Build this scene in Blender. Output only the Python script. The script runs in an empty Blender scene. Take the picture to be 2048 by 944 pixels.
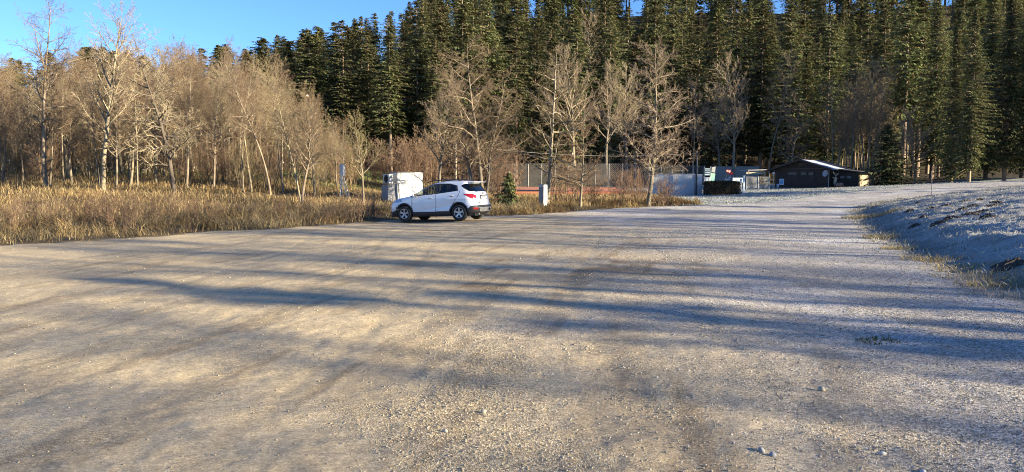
import bpy, math, random
import numpy as np
from mathutils import Vector, Matrix, Euler

# ------------------------------------------------------------------ camera, sky, sun, exposure
SC = bpy.context.scene
COL = SC.collection
R = math.radians
CAM_Z = 1.65
F = 1479.0                      # focal length in pixels of the 2048 px wide photograph
PITCH = math.atan(111.0 / F)
cam_d = bpy.data.cameras.new('camera'); cam = bpy.data.objects.new('camera', cam_d); COL.objects.link(cam)
cam_d.sensor_width = 36.0; cam_d.lens = 36.0 * F / 2048.0
cam_d.clip_start = 0.1; cam_d.clip_end = 3000
cam.location = (0, 0, CAM_Z); cam.rotation_euler = (math.pi / 2 - PITCH, 0, 0)
SC.camera = cam

SUN_EL, SUN_AZ = 15.0, 113.0    # azimuth measured from the view direction (+Y) towards the right (+X)
to_sun = Vector((math.sin(R(SUN_AZ)) * math.cos(R(SUN_EL)), math.cos(R(SUN_AZ)) * math.cos(R(SUN_EL)), math.sin(R(SUN_EL))))
world = bpy.data.worlds.new('World'); SC.world = world; world.use_nodes = True
wn = world.node_tree.nodes; wl = world.node_tree.links
sky = wn.new('ShaderNodeTexSky'); sky.sky_type = 'NISHITA'; sky.sun_disc = False
sky.sun_elevation = R(SUN_EL); sky.sun_rotation = R(SUN_AZ)
sky.air_density = 1.0; sky.dust_density = 0.1; sky.ozone_density = 2.6; sky.altitude = 500
bg = wn['Background']; bg.inputs['Strength'].default_value = 0.062
tint = wn.new('ShaderNodeMix'); tint.data_type = 'RGBA'; tint.blend_type = 'MULTIPLY'; tint.inputs[0].default_value = 1.0
tint.inputs[7].default_value = (0.52, 0.76, 1.15, 1)        # cold winter white balance of the sky light
wl.new(sky.outputs[0], tint.inputs[6]); wl.new(tint.outputs[2], bg.inputs['Color'])
sun_d = bpy.data.lights.new('sun', 'SUN'); sun = bpy.data.objects.new('sun', sun_d); COL.objects.link(sun)
sun_d.energy = 5.0; sun_d.angle = R(0.53); sun_d.color = (1.0, 0.84, 0.58)
sun.rotation_euler = to_sun.to_track_quat('Z', 'Y').to_euler()
SC.view_settings.view_transform = 'Standard'; SC.view_settings.look = 'None'
SC.view_settings.exposure = 2.0; SC.view_settings.gamma = 1.0
SC.render.engine = 'CYCLES'
SC.cycles.max_bounces = 6; SC.cycles.diffuse_bounces = 3; SC.cycles.glossy_bounces = 3
SC.cycles.transmission_bounces = 4; SC.cycles.transparent_max_bounces = 8
SC.cycles.filter_width = 0.95
SC.cycles.use_denoising = True; SC.cycles.denoiser = 'OPENIMAGEDENOISE'; SC.cycles.denoising_prefilter = 'NONE'

# ------------------------------------------------------------------ helpers
rs = np.random.RandomState
def zpx(py, Y):                 # height that shows at photograph row py at depth Y
    v = (472.0 - py) / F
    return CAM_Z + Y * (v * math.cos(PITCH) - math.sin(PITCH)) / (math.cos(PITCH) + v * math.sin(PITCH))
def xpx(px, Y): return (px - 1024.0) / F * Y
def sstep(a, b, x):
    t = np.clip((np.asarray(x, float) - a) / (b - a), 0, 1)
    return t * t * (3 - 2 * t)
def _hash(ix, iy, seed):
    h = (ix.astype(np.int64) * 374761393 + iy.astype(np.int64) * 668265263 + seed * 1442695041) & 0xffffffff
    h = ((h ^ (h >> 13)) * 1274126177) & 0xffffffff
    h = h ^ (h >> 16)
    return (h & 0xffffff) / float(0xffffff)
def vnoise(x, y, seed=0):
    x = np.asarray(x, float); y = np.asarray(y, float)
    ix = np.floor(x); iy = np.floor(y); fx = x - ix; fy = y - iy
    fx = fx * fx * (3 - 2 * fx); fy = fy * fy * (3 - 2 * fy)
    a = _hash(ix, iy, seed); b = _hash(ix + 1, iy, seed); c = _hash(ix, iy + 1, seed); d = _hash(ix + 1, iy + 1, seed)
    return (a * (1 - fx) + b * fx) * (1 - fy) + (c * (1 - fx) + d * fx) * fy
def fbm(x, y, seed=0, oct=4):
    s = 0; a = 0.5; n = 0
    for k in range(oct):
        s = s + a * vnoise(x * 2 ** k + 17.3 * k, y * 2 ** k - 9.1 * k, seed + k); n += a; a *= 0.5
    return s / n
def sdist(px, py, poly):        # signed distance to a polyline, positive on the left of its direction
    best = np.full(np.shape(px), 1e9); sg = np.zeros(np.shape(px))
    for (x0, y0), (x1, y1) in zip(poly[:-1], poly[1:]):
        dx, dy = x1 - x0, y1 - y0; L2 = dx * dx + dy * dy
        t = np.clip(((px - x0) * dx + (py - y0) * dy) / L2, 0, 1)
        ex = px - (x0 + t * dx); ey = py - (y0 + t * dy)
        d = np.hypot(ex, ey); s = np.sign(dx * (py - y0) - dy * (px - x0))
        m = d < best - 1e-9
        best = np.where(m, d, best); sg = np.where(m, s, sg)
    return best * np.where(sg == 0, 1, sg)

VERGE = [(-60, -40), (-22, 6), (-14.7, 16.0), (-12.9, 18.6), (-10.8, 22.0), (-7.9, 26.0), (-6.6, 29.0), (-5.2, 33.2), (-0.9, 34.3),
         (0.6, 35.6), (5.0, 42.0), (10.6, 46.5), (16.3, 50.5), (26, 60), (36, 66.5), (48, 71), (75, 78), (140, 95)]
FOOT = [(1.0, -30), (4.0, 0), (5.4, 6), (6.8, 9.8), (10.2, 20.5), (14, 30), (18.5, 40), (24.3, 49), (31, 54), (40, 60), (60, 65), (140, 82)]

def H0(x, y):
    x = np.asarray(x, float); y = np.asarray(y, float)
    h = 0.9 * sstep(35, 110, y)
    h = h + 1.3 * sstep(14, 52, x) * sstep(25, 62, y) * (1 - 0.7 * sstep(68, 82, y) * (1 - sstep(45, 60, x)))
    h = h + 2.3 * sstep(20, 75, y) * sstep(-4, -22, x)
    u = x / np.maximum(y, 20.0)
    h = h + 52 * sstep(112, 270, y) * sstep(-0.46, 0.02, u)
    h = h + 5 * sstep(130, 260, y) + 25 * sstep(120, 260, x) * sstep(20, 90, y)
    h = h - 0.13 * np.exp(-((x + 5.0) ** 2 + (y - 30.6) ** 2) / (2 * 1.6 ** 2))
    return h
def bank_add(x, y):
    d = np.maximum(-sdist(x, y, FOOT), 0)
    amp = 1.32 * (1 - sstep(40, 54, y)) + 0.08
    return amp * (1 - np.exp(-d / 5.2)) * sstep(0.0, 1.8, d) + 1.2 * sstep(14, 40, d) * (1 - sstep(30, 50, y))
def HH(x, y): return H0(x, y) + bank_add(x, y)
def hz(x, y): return float(HH(np.array([x]), np.array([y]))[0])

def mesh_np(name, V, F4=None, F3=None, col=None, smooth=False):
    me = bpy.data.meshes.new(name)
    V = np.asarray(V, np.float32)
    n4 = 0 if F4 is None else len(F4); n3 = 0 if F3 is None else len(F3)
    me.vertices.add(len(V)); me.vertices.foreach_set('co', V.ravel())
    idx = []; 
    if n4: idx.append(np.asarray(F4, np.int32).ravel())
    if n3: idx.append(np.asarray(F3, np.int32).ravel())
    idx = np.concatenate(idx); me.loops.add(len(idx)); me.loops.foreach_set('vertex_index', idx)
    me.polygons.add(n4 + n3)
    st = np.concatenate([np.arange(n4) * 4, n4 * 4 + np.arange(n3) * 3]).astype(np.int32)
    me.polygons.foreach_set('loop_start', st)
    if smooth: me.polygons.foreach_set('use_smooth', np.ones(n4 + n3, bool))
    me.update(calc_edges=True)
    if col is not None:
        c = np.ones((len(V), 4), np.float32); c[:, :col.shape[1]] = col
        at = me.color_attributes.new('Col', 'FLOAT_COLOR', 'POINT'); at.data.foreach_set('color', c.ravel())
    return me
def link(name, me, mat=None, parent=None):
    o = bpy.data.objects.new(name, me); COL.objects.link(o)
    if mat is not None:
        for m in (mat if isinstance(mat, (list, tuple)) else [mat]): me.materials.append(m)
    if parent is not None: o.parent = parent
    return o
def tag(o, label=None, cat=None, group=None, kind=None):
    if label: o['label'] = label
    if cat: o['category'] = cat
    if group: o['group'] = group
    if kind: o['kind'] = kind
    return o
def empty(name, loc, label=None, cat=None, group=None, rz=0.0, size=0.3):
    o = bpy.data.objects.new(name, None); COL.objects.link(o); o.location = loc; o.rotation_euler = (0, 0, rz)
    o.empty_display_size = size
    return tag(o, label, cat, group)

class MB:                       # collects boxes, tubes, lathes and polygons into one mesh
    def __init__(s): s.v = []; s.f = []; s.mi = []; s.cur = 0
    def add(s, vs, fs):
        b = len(s.v); s.v += [tuple(v) for v in vs]; s.f += [tuple(i + b for i in f) for f in fs]; s.mi += [s.cur] * len(fs)
    def box(s, c, d, rz=0.0, rx=0.0, ry=0.0, bev=0.0):
        M = Matrix.Translation(Vector(c)) @ Euler((rx, ry, rz)).to_matrix().to_4x4()
        x, y, z = d[0] / 2, d[1] / 2, d[2] / 2
        if bev <= 0:
            vs = [(-x, -y, -z), (x, -y, -z), (x, y, -z), (-x, y, -z), (-x, -y, z), (x, -y, z), (x, y, z), (-x, y, z)]
            fs = [(0, 3, 2, 1), (4, 5, 6, 7), (0, 1, 5, 4), (1, 2, 6, 5), (2, 3, 7, 6), (3, 0, 4, 7)]
        else:
            b = min(bev, x * .9, y * .9, z * .9); vs = []
            def ring(zz, q): return [(-x + q, -y, zz), (x - q, -y, zz), (x, -y + q, zz), (x, y - q, zz), (x - q, y, zz), (-x + q, y, zz), (-x, y - q, zz), (-x, -y + q, zz)]
            def inn(zz): return [(-x + b, -y + b, zz), (x - b, -y + b, zz), (x - b, -y + b, zz), (x - b, y - b, zz), (x - b, y - b, zz), (-x + b, y - b, zz), (-x + b, y - b, zz), (-x + b, -y + b, zz)]
            rings = [inn(-z), ring(-z + b, b), ring(z - b, b), inn(z)]
            for r_ in rings: vs += r_
            fs = []
            for k in range(3):
                for i in range(8):
                    j = (i + 1) % 8; fs.append((k * 8 + i, k * 8 + j, k * 8 + 8 + j, k * 8 + 8 + i))
            fs.append((0, 5, 3, 1)); fs.append((24, 26, 28, 30))
        s.add([M @ Vector(v) for v in vs], fs)
    def bar(s, a, b, w, h=None, n=4):   # prism from a to b
        s.tube([a, b], [w / 2, (h or w) / 2] if n == 4 and h else w / 2, n)
    def tube(s, pts, r, n=6, cap=True):
        pts = [Vector(p) for p in pts]; m = len(pts)
        rr = r if isinstance(r, (list, tuple)) and len(r) == m else [r if not isinstance(r, (list, tuple)) else r[0]] * m
        vs = []
        for i, p in enumerate(pts):
            d = (pts[min(i + 1, m - 1)] - pts[max(i - 1, 0)]).normalized()
            u = d.cross(Vector((0, 0, 1)))
            if u.length < 1e-3: u = d.cross(Vector((1, 0, 0)))
            u.normalize(); w = d.cross(u)
            for k in range(n):
                a = 2 * math.pi * (k + 0.5) / n; vs.append(p + (u * math.cos(a) + w * math.sin(a)) * rr[i])
        fs = [(i * n + k, i * n + (k + 1) % n, (i + 1) * n + (k + 1) % n, (i + 1) * n + k) for i in range(m - 1) for k in range(n)]
        if cap: fs += [tuple(range(n))[::-1], tuple((m - 1) * n + k for k in range(n))]
        s.add(vs, fs)
    def lathe(s, prof, M, n=24):        # prof: (radius, height) pairs turned about M's local Z
        vs = []
        for r_, h in prof:
            for k in range(n):
                a = 2 * math.pi * k / n; vs.append(M @ Vector((r_ * math.cos(a), r_ * math.sin(a), h)))
        m = len(prof)
        fs = [(i * n + k, i * n + (k + 1) % n, (i + 1) * n + (k + 1) % n, (i + 1) * n + k) for i in range(m - 1) for k in range(n)]
        s.add(vs, fs)
    def poly(s, pts): s.add(pts, [tuple(range(len(pts)))])
    def prism(s, pts, d):               # polygon extruded along the vector d
        n = len(pts); d = Vector(d); a = [Vector(p) for p in pts]
        s.add(a + [p + d for p in a], [tuple(range(n))[::-1], tuple(range(n, 2 * n))] + [(i, (i + 1) % n, n + (i + 1) % n, n + i) for i in range(n)])
    def build(s, name, mat, parent=None, smooth=False):
        me = bpy.data.meshes.new(name); me.from_pydata(s.v, [], s.f); me.update()
        o = link(name, me, mat, parent)
        me.polygons.foreach_set('material_index', np.array(s.mi, np.int32))
        if smooth: me.polygons.foreach_set('use_smooth', np.ones(len(s.f), bool))
        return o

# ------------------------------------------------------------------ materials
def mat_new(name):
    m = bpy.data.materials.new(name); m.use_nodes = True
    nt = m.node_tree; return m, nt, nt.nodes['Principled BSDF']
def N(nt, t, **kw):
    n = nt.nodes.new(t)
    for k, v in kw.items(): setattr(n, k, v)
    return n
def pmat(name, c1, c2=None, scale=5.0, rough=0.85, bump=0.0, rnd=0.0, metal=0.0, stretch=None, spec=None, contrast=(0.35, 0.65), coat=0.0):
    m, nt, p = mat_new(name); L = nt.links
    p.inputs['Roughness'].default_value = rough; p.inputs['Metallic'].default_value = metal
    if spec is not None: p.inputs['Specular IOR Level'].default_value = spec
    if coat: p.inputs['Coat Weight'].default_value = coat; p.inputs['Coat Roughness'].default_value = 0.05
    if c2 is None: c2 = tuple(v * 0.8 for v in c1)
    tc = N(nt, 'ShaderNodeTexCoord'); mp = N(nt, 'ShaderNodeMapping')
    if stretch: mp.inputs['Scale'].default_value = stretch
    L.new(tc.outputs['Object'], mp.inputs[0])
    nz = N(nt, 'ShaderNodeTexNoise'); nz.inputs['Scale'].default_value = scale; nz.inputs['Detail'].default_value = 5
    L.new(mp.outputs[0], nz.inputs['Vector'])
    cr = N(nt, 'ShaderNodeValToRGB'); cr.color_ramp.elements[0].position, cr.color_ramp.elements[1].position = contrast
    cr.color_ramp.elements[0].color = (*c1, 1); cr.color_ramp.elements[1].color = (*c2, 1)
    L.new(nz.outputs['Fac'], cr.inputs[0]); out = cr.outputs[0]
    if rnd:
        oi = N(nt, 'ShaderNodeObjectInfo'); hs = N(nt, 'ShaderNodeHueSaturation')
        mr = N(nt, 'ShaderNodeMapRange'); mr.inputs['To Min'].default_value = 1 - rnd; mr.inputs['To Max'].default_value = 1 + rnd
        L.new(oi.outputs['Random'], mr.inputs[0]); L.new(mr.outputs[0], hs.inputs['Value'])
        m2 = N(nt, 'ShaderNodeMath', operation='MULTIPLY_ADD'); m2.inputs[1].default_value = 0.03; m2.inputs[2].default_value = 0.485
        L.new(oi.outputs['Random'], m2.inputs[0]); L.new(m2.outputs[0], hs.inputs['Hue'])
        L.new(out, hs.inputs['Color']); out = hs.outputs[0]
    L.new(out, p.inputs['Base Color'])
    if bump:
        b = N(nt, 'ShaderNodeBump'); b.inputs['Strength'].default_value = bump; b.inputs['Distance'].default_value = 0.05
        L.new(nz.outputs['Fac'], b.inputs['Height']); L.new(b.outputs[0], p.inputs['Normal'])
    return m
def colmat(name, rough=0.9, rnd=0.0, translucent=0.0):     # colour per blade / stone / clump, stored in the mesh
    m, nt, p = mat_new(name); L = nt.links
    a = N(nt, 'ShaderNodeAttribute'); a.attribute_name = 'Col'; out = a.outputs['Color']
    if rnd:
        oi = N(nt, 'ShaderNodeObjectInfo'); hs = N(nt, 'ShaderNodeHueSaturation')
        mr = N(nt, 'ShaderNodeMapRange'); mr.inputs['To Min'].default_value = 1 - rnd; mr.inputs['To Max'].default_value = 1 + rnd
        L.new(oi.outputs['Random'], mr.inputs[0]); L.new(mr.outputs[0], hs.inputs['Value'])
        m2 = N(nt, 'ShaderNodeMath', operation='MULTIPLY_ADD'); m2.inputs[1].default_value = 0.03; m2.inputs[2].default_value = 0.485
        L.new(oi.outputs['Random'], m2.inputs[0]); L.new(m2.outputs[0], hs.inputs['Hue'])
        L.new(out, hs.inputs['Color']); out = hs.outputs[0]
    L.new(out, p.inputs['Base Color']); p.inputs['Roughness'].default_value = rough; p.inputs['Specular IOR Level'].default_value = 0.2
    if translucent:
        tr = N(nt, 'ShaderNodeBsdfTranslucent'); L.new(out, tr.inputs['Color'])
        mx = N(nt, 'ShaderNodeMixShader'); mx.inputs[0].default_value = translucent
        o = nt.nodes['Material Output']; L.new(p.outputs[0], mx.inputs[1]); L.new(tr.outputs[0], mx.inputs[2]); L.new(mx.outputs[0], o.inputs['Surface'])
    return m

def terrain_material():
    m, nt, p = mat_new('terrain'); L = nt.links
    a = N(nt, 'ShaderNodeAttribute'); a.attribute_name = 'Col'      # albedo of the zone
    z = N(nt, 'ShaderNodeAttribute'); z.attribute_name = 'Zone'     # r coarse gravel, g grassy, b frost
    sp = N(nt, 'ShaderNodeSeparateColor'); L.new(z.outputs['Color'], sp.inputs[0])
    tc = N(nt, 'ShaderNodeTexCoord')
    v1 = N(nt, 'ShaderNodeTexVoronoi'); v1.inputs['Scale'].default_value = 105; L.new(tc.outputs['Object'], v1.inputs['Vector'])
    v2 = N(nt, 'ShaderNodeTexVoronoi'); v2.inputs['Scale'].default_value = 44; L.new(tc.outputs['Object'], v2.inputs['Vector'])
    n1 = N(nt, 'ShaderNodeTexNoise'); n1.inputs['Scale'].default_value = 9; n1.inputs['Detail'].default_value = 8; n1.inputs['Roughness'].default_value = .7
    L.new(tc.outputs['Object'], n1.inputs['Vector'])
    n2 = N(nt, 'ShaderNodeTexNoise'); n2.inputs['Scale'].default_value = 1.3; n2.inputs['Detail'].default_value = 6; n2.inputs['Roughness'].default_value = .65
    L.new(tc.outputs['Object'], n2.inputs['Vector'])
    def bw(sock):
        s = N(nt, 'ShaderNodeSeparateColor'); L.new(sock, s.inputs[0]); return s.outputs[0]
    def mr(sock, a0, a1, b0, b1):
        q = N(nt, 'ShaderNodeMapRange'); q.inputs['From Min'].default_value = a0; q.inputs['From Max'].default_value = a1
        q.inputs['To Min'].default_value = b0; q.inputs['To Max'].default_value = b1; L.new(sock, q.inputs[0]); return q.outputs[0]
    def math_(op, x, y):
        q = N(nt, 'ShaderNodeMath', operation=op)
        for i, s in enumerate((x, y)):
            if isinstance(s, (int, float)): q.inputs[i].default_value = s
            else: L.new(s, q.inputs[i])
        return q.outputs[0]
    # stone to stone brightness differences, stronger where the gravel is coarse
    st = math_('MULTIPLY', mr(bw(v1.outputs['Color']), 0, 1, 0.42, 1.58), mr(bw(v2.outputs['Color']), 0, 1, 0.66, 1.34))
    one = math_('ADD', math_('MULTIPLY', math_('SUBTRACT', st, 1.0), math_('ADD', math_('MULTIPLY', sp.outputs[0], 0.75), 0.38)), 1.0)
    k = math_('MULTIPLY', one, math_('MULTIPLY', mr(n1.outputs['Fac'], .3, .7, .82, 1.18), mr(n2.outputs['Fac'], .3, .7, .9, 1.1)))
    vm = N(nt, 'ShaderNodeVectorMath', operation='SCALE'); L.new(a.outputs['Color'], vm.inputs[0]); L.new(k, vm.inputs['Scale'])
    L.new(vm.outputs[0], p.inputs['Base Color'])
    p.inputs['Roughness'].default_value = 0.95; p.inputs['Specular IOR Level'].default_value = 0.15
    hgt = math_('ADD', math_('MULTIPLY', mr(v1.outputs['Distance'], 0, .7, 1, 0), math_('MULTIPLY', sp.outputs[0], 0.55)),
                math_('ADD', math_('MULTIPLY', mr(v2.outputs['Distance'], 0, .7, 1, 0), math_('MULTIPLY', sp.outputs[0], 0.5)),
                      math_('MULTIPLY', n1.outputs['Fac'], math_('ADD', math_('MULTIPLY', sp.outputs[1], 3.0), 0.45))))
    b = N(nt, 'ShaderNodeBump'); b.inputs['Strength'].default_value = 0.8; b.inputs['Distance'].default_value = 0.02
    L.new(hgt, b.inputs['Height']); L.new(b.outputs[0], p.inputs['Normal'])
    return m
M_TERRAIN = terrain_material()
M_STONE = colmat('stone'); M_BLADE = colmat('blade', translucent=0.25); M_NEEDLE = colmat('needles', rnd=0.34, translucent=0.22)
M_TWIG = pmat('twig_brown', (.125, .092, .055), (.205, .155, .092), 1.5, rnd=.25)
M_TWIGR = pmat('twig_red', (.135, .088, .055), (.20, .132, .082), 1.5, rnd=.25)
M_TWIGP = pmat('twig_pale', (.19, .15, .10), (.29, .23, .155), 1.5, rnd=.2)
M_TWIGO = pmat('twig_olive', (.11, .095, .045), (.19, .155, .08), 1.5, rnd=.2)
M_BARK = pmat('bark_grey', (.10, .08, .058), (.20, .165, .12), 4, bump=.5, stretch=(1, 1, .3), rnd=.2)
M_BARKP = pmat('bark_pale', (.12, .096, .065), (.25, .205, .14), 3, bump=.5, stretch=(1, 1, .35), rnd=.12)
M_BARKD = pmat('bark_dark', (.06, .05, .04), (.14, .11, .08), 4, bump=.5, stretch=(1, 1, .3), rnd=.2)
M_BARKB = pmat('bark_birch', (.22, .19, .14), (.10, .08, .06), 3, bump=.4, stretch=(1, 1, .8), contrast=(.5, .62))
M_SPTRUNK = pmat('spruce_bark', (.16, .11, .08), (.26, .19, .13), 3, bump=.4, stretch=(1, 1, .3), rnd=.2)

# ------------------------------------------------------------------ terrain
def edge_noise(x, y): return (fbm(x * .55, y * .55, 11, 4) - .5) * 1.6 + (vnoise(x * 2.7, y * 2.7, 5) - .5) * .5
def zones(x, y):
    dv = sdist(x, y, VERGE) + edge_noise(x, y) * (1 - .6 * sstep(45, 60, y))      # >0: off the lot on the grass / meadow side
    df = -sdist(x, y, FOOT) + edge_noise(x + 40, y) * .9                            # >0: on the bank
    return dv, df
def terrain():
    a = np.concatenate([np.linspace(-math.pi, R(-48), 60, endpoint=False), np.linspace(R(-48), R(48), 660), np.linspace(R(48), math.pi, 61)[1:]])
    na = len(a)
    r = np.concatenate([[0.6, 1.2, 1.8, 2.4, 2.9], 3.2 * np.exp(np.linspace(0, math.log(420 / 3.2), 640)), [520, 700, 1000, 1500, 2200]])
    nr = len(r)
    A, RR = np.meshgrid(a, r); X = np.sin(A) * RR; Y = np.cos(A) * RR
    x = X.ravel(); y = Y.ravel(); rad = RR.ravel()
    z = HH(x, y)
    dv, df = zones(x, y)
    lot = (dv < 0) & (df < 0)
    inlot = sstep(0.25, -0.25, np.maximum(dv, df))
    bank = sstep(-0.1, 0.6, df)
    # relief: soft bumps and ruts on the lot, tussocks on the grass
    fade = np.exp(-rad / 60)
    rut = np.zeros_like(x)
    for off, k in ((-3.4, .0), (-1.8, .0), (.9, .012), (2.4, .012), (-6.4, -.01), (-4.9, -.01)):
        cx = off + (y - 6) * k * y * .35 + .25 * np.sin(y * .35 + off)
        rut += np.exp(-((x - cx) / .12) ** 2) * sstep(1, 4, y) * (1 - sstep(20, 30, y))
    rough = .06 * (fbm(x * .35, y * .35, 3, 3) - .5) + .035 * (fbm(x * 1.6, y * 1.6, 7, 3) - .5) + .020 * (fbm(x * 7, y * 7, 9, 2) - .5) * np.exp(-rad / 25)
    z = z + inlot * (rough - .007 * rut)
    tus = (fbm(x * 1.4, y * 1.4, 21, 4) - .5)
    z = z + bank * (.24 * tus * sstep(.2, 2.0, df) + .10 * (fbm(x * 5, y * 5, 31, 2) - .5)) * (1 - .7 * sstep(55, 80, rad))
    grs = sstep(0.0, .8, dv) * (1 - bank)
    z = z + grs * .14 * tus * (1 - sstep(90, 140, y)) + 1.2 * (fbm(x * .09, y * .09, 41, 3) - .5) * sstep(115, 150, y)
    # albedo by zone
    n0 = fbm(x * .22, y * .22, 51, 4); n1 = fbm(x * 1.1, y * 1.1, 61, 4)
    coarse = np.clip(sstep(-2.5, 5.5, x - .10 * y + 5 * (n0 - .5)) * .9 + .75 * np.exp(-((x + .25 + .06 * (y - 6) + .6 * (n1 - .5)) / .55) ** 2) * sstep(9.5, 7, y)
                     + .25 * sstep(.5, .7, n1), 0.06, 1)
    frost = np.clip(sstep(-1.5, 8, x - .05 * y + 7 * (n0 - .5)) + .25 * sstep(26, 40, y) * sstep(.45, .6, n0), 0, 1)
    warm = np.array([.42, .345, .225]); cool = np.array([.35, .34, .325]); damp = np.array([.185, .135, .078]); ice = np.array([.54, .55, .57])
    c = warm[None] * (1 - frost[:, None]) + cool[None] * frost[:, None]
    # streaks of damp earth run along the way the cars drive
    sx = x - .15 * (y - 5) - .012 * y * y * .3
    st = fbm(sx * 1.9, y * .22, 71, 4); st2 = fbm(sx * 4.5 + 7, y * .6, 75, 3)
    dmp = sstep(.50, .72, st) * .30 * (1 - .85 * frost) + sstep(.6, .75, st2) * .35 * (1 - .85 * frost) + .16 * np.clip(rut, 0, 1) * sstep(.35, .6, fbm(x * .6, y * .35, 97, 3)) * (1 - .6 * frost)
    pud = np.exp(-(((x - 1.2) / 2.6) ** 2 + ((y - 14.2) / 1.9) ** 2)) * sstep(.42, .6, fbm(x * 1.3, y * .9, 81, 4)) * .9
    pud += np.exp(-(((x + .4) / .5) ** 2 + ((y - 11.3) / .5) ** 2)) * .6
    dmp = np.clip(dmp + pud, 0, .85)
    c = c * (1 - dmp[:, None]) + damp[None] * dmp[:, None]
    icy = (sstep(.55, .72, fbm(x * .5 + 3, y * .5, 91, 4)) * frost * .45)[:, None]
    c = c * (1 - icy) + ice[None] * icy
    # grass verge soil, frosty meadow, green field, forest floor, bank
    straw = np.array([.15, .11, .055]); soil = np.array([.075, .055, .033])
    g = soil[None] + (straw - soil)[None] * n1[:, None]
    green = np.array([.10, .125, .035])[None] * (.7 + .6 * n1[:, None])
    fg = (sstep(50, 62, y) * sstep(-4, -16, x))[:, None]; g = g * (1 - fg) + green * fg
    mead = np.array([.27, .30, .29])[None] * (.62 + .75 * fbm(x * 1.2, y * 1.2, 101, 4)[:, None])
    fm = (sstep(9.5, 13, x + 1.5 * (n1 - .5)) * sstep(40, 46, y))[:, None]; g = g * (1 - fm) + mead * fm
    forest = np.array([.042, .034, .022])[None] * (.6 + .8 * n1[:, None])
    ff = np.maximum(sstep(100, 112, y), sstep(84, 92, y) * sstep(36, 42, x))[:, None]; g = g * (1 - ff) + forest * ff
    q = sstep(-.15, .3, dv)[:, None]; c = c * (1 - q) + g * q
    bk = np.array([.30, .30, .285])[None] * (.55 + .9 * fbm(x * 2.3, y * 2.3, 111, 4)[:, None])
    brown = np.array([.15, .12, .07])[None] * (.7 + .6 * n1[:, None])
    edge = (np.exp(-((df - .2) / .9) ** 2) * .55)[:, None]; bk = bk * (1 - edge) + brown * edge
    q = sstep(-.5, .5, df)[:, None]; c = c * (1 - q) + bk * q
    # sandy path far left and the red court
    path = (np.abs(y - (78 - .10 * (x + 50))) < 1.3) & (x < -40) & (x > -90)
    c[path] = (.46, .38, .26)
    gr = np.maximum(sstep(-.1, .4, dv), sstep(-.2, .4, df))
    zone = np.stack([np.where(gr > .5, 0, coarse), gr * .8, frost], 1)
    V = np.stack([x, y, z], 1)
    i = np.arange(nr - 1)[:, None] * na + np.arange(na - 1)[None]
    Q = np.stack([i, i + na, i + na + 1, i + 1], -1).reshape(-1, 4)
    wrap = np.stack([np.arange(nr - 1) * na + na - 1, (np.arange(nr - 1) + 1) * na + na - 1, (np.arange(nr - 1) + 1) * na, np.arange(nr - 1) * na], 1)
    Q = np.concatenate([Q, wrap])
    fx, fy = x[Q].mean(1), y[Q].mean(1)
    fl = lot[Q].sum(1) >= 2; fb = (~fl) & (df[Q].mean(1) > 0); fp = path[Q].sum(1) >= 2
    fmd = (~fl) & (~fb) & (~fp) & (fx > 11) & (fy > 40) & (fy < 96) & (dv[Q].mean(1) > 0)
    fr = fl & (fx > 17) & (fy > 44)
    rest = ~(fl | fb | fp | fmd)
    cap = np.concatenate([np.arange(na)])
    for name, mask in (('gravel_lot', fl & ~fr), ('gravel_road', fr), ('frosty_bank', fb), ('sandy_path', fp), ('frosty_meadow', fmd), ('ground', rest)):
        q = Q[mask]; u, inv = np.unique(q, return_inverse=True); q = inv.reshape(q.shape)
        F3 = None
        me = mesh_np(name, V[u], q, None, np.clip(c[u], 0, 1), smooth=True)
        zc = np.ones((len(u), 4), np.float32); zc[:, :3] = zone[u]
        at = me.color_attributes.new('Zone', 'FLOAT_COLOR', 'POINT'); at.data.foreach_set('color', zc.ravel())
        o = link(name, me, M_TERRAIN); o['kind'] = 'structure'
terrain()
def lot_z(x, y):                # ground as built on the lot (for stones)
    z = HH(x, y); rad = np.hypot(x, y); dv, df = zones(x, y)
    inlot = sstep(0.25, -0.25, np.maximum(dv, df))
    rough = .06 * (fbm(x * .35, y * .35, 3, 3) - .5) + .035 * (fbm(x * 1.6, y * 1.6, 7, 3) - .5) + .020 * (fbm(x * 7, y * 7, 9, 2) - .5) * np.exp(-rad / 25)
    bank = sstep(-0.1, 0.6, df); tus = (fbm(x * 1.4, y * 1.4, 21, 4) - .5)
    return z + inlot * rough + bank * .24 * tus * sstep(.2, 2.0, df) + sstep(0, .8, dv) * (1 - bank) * .14 * tus

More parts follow.
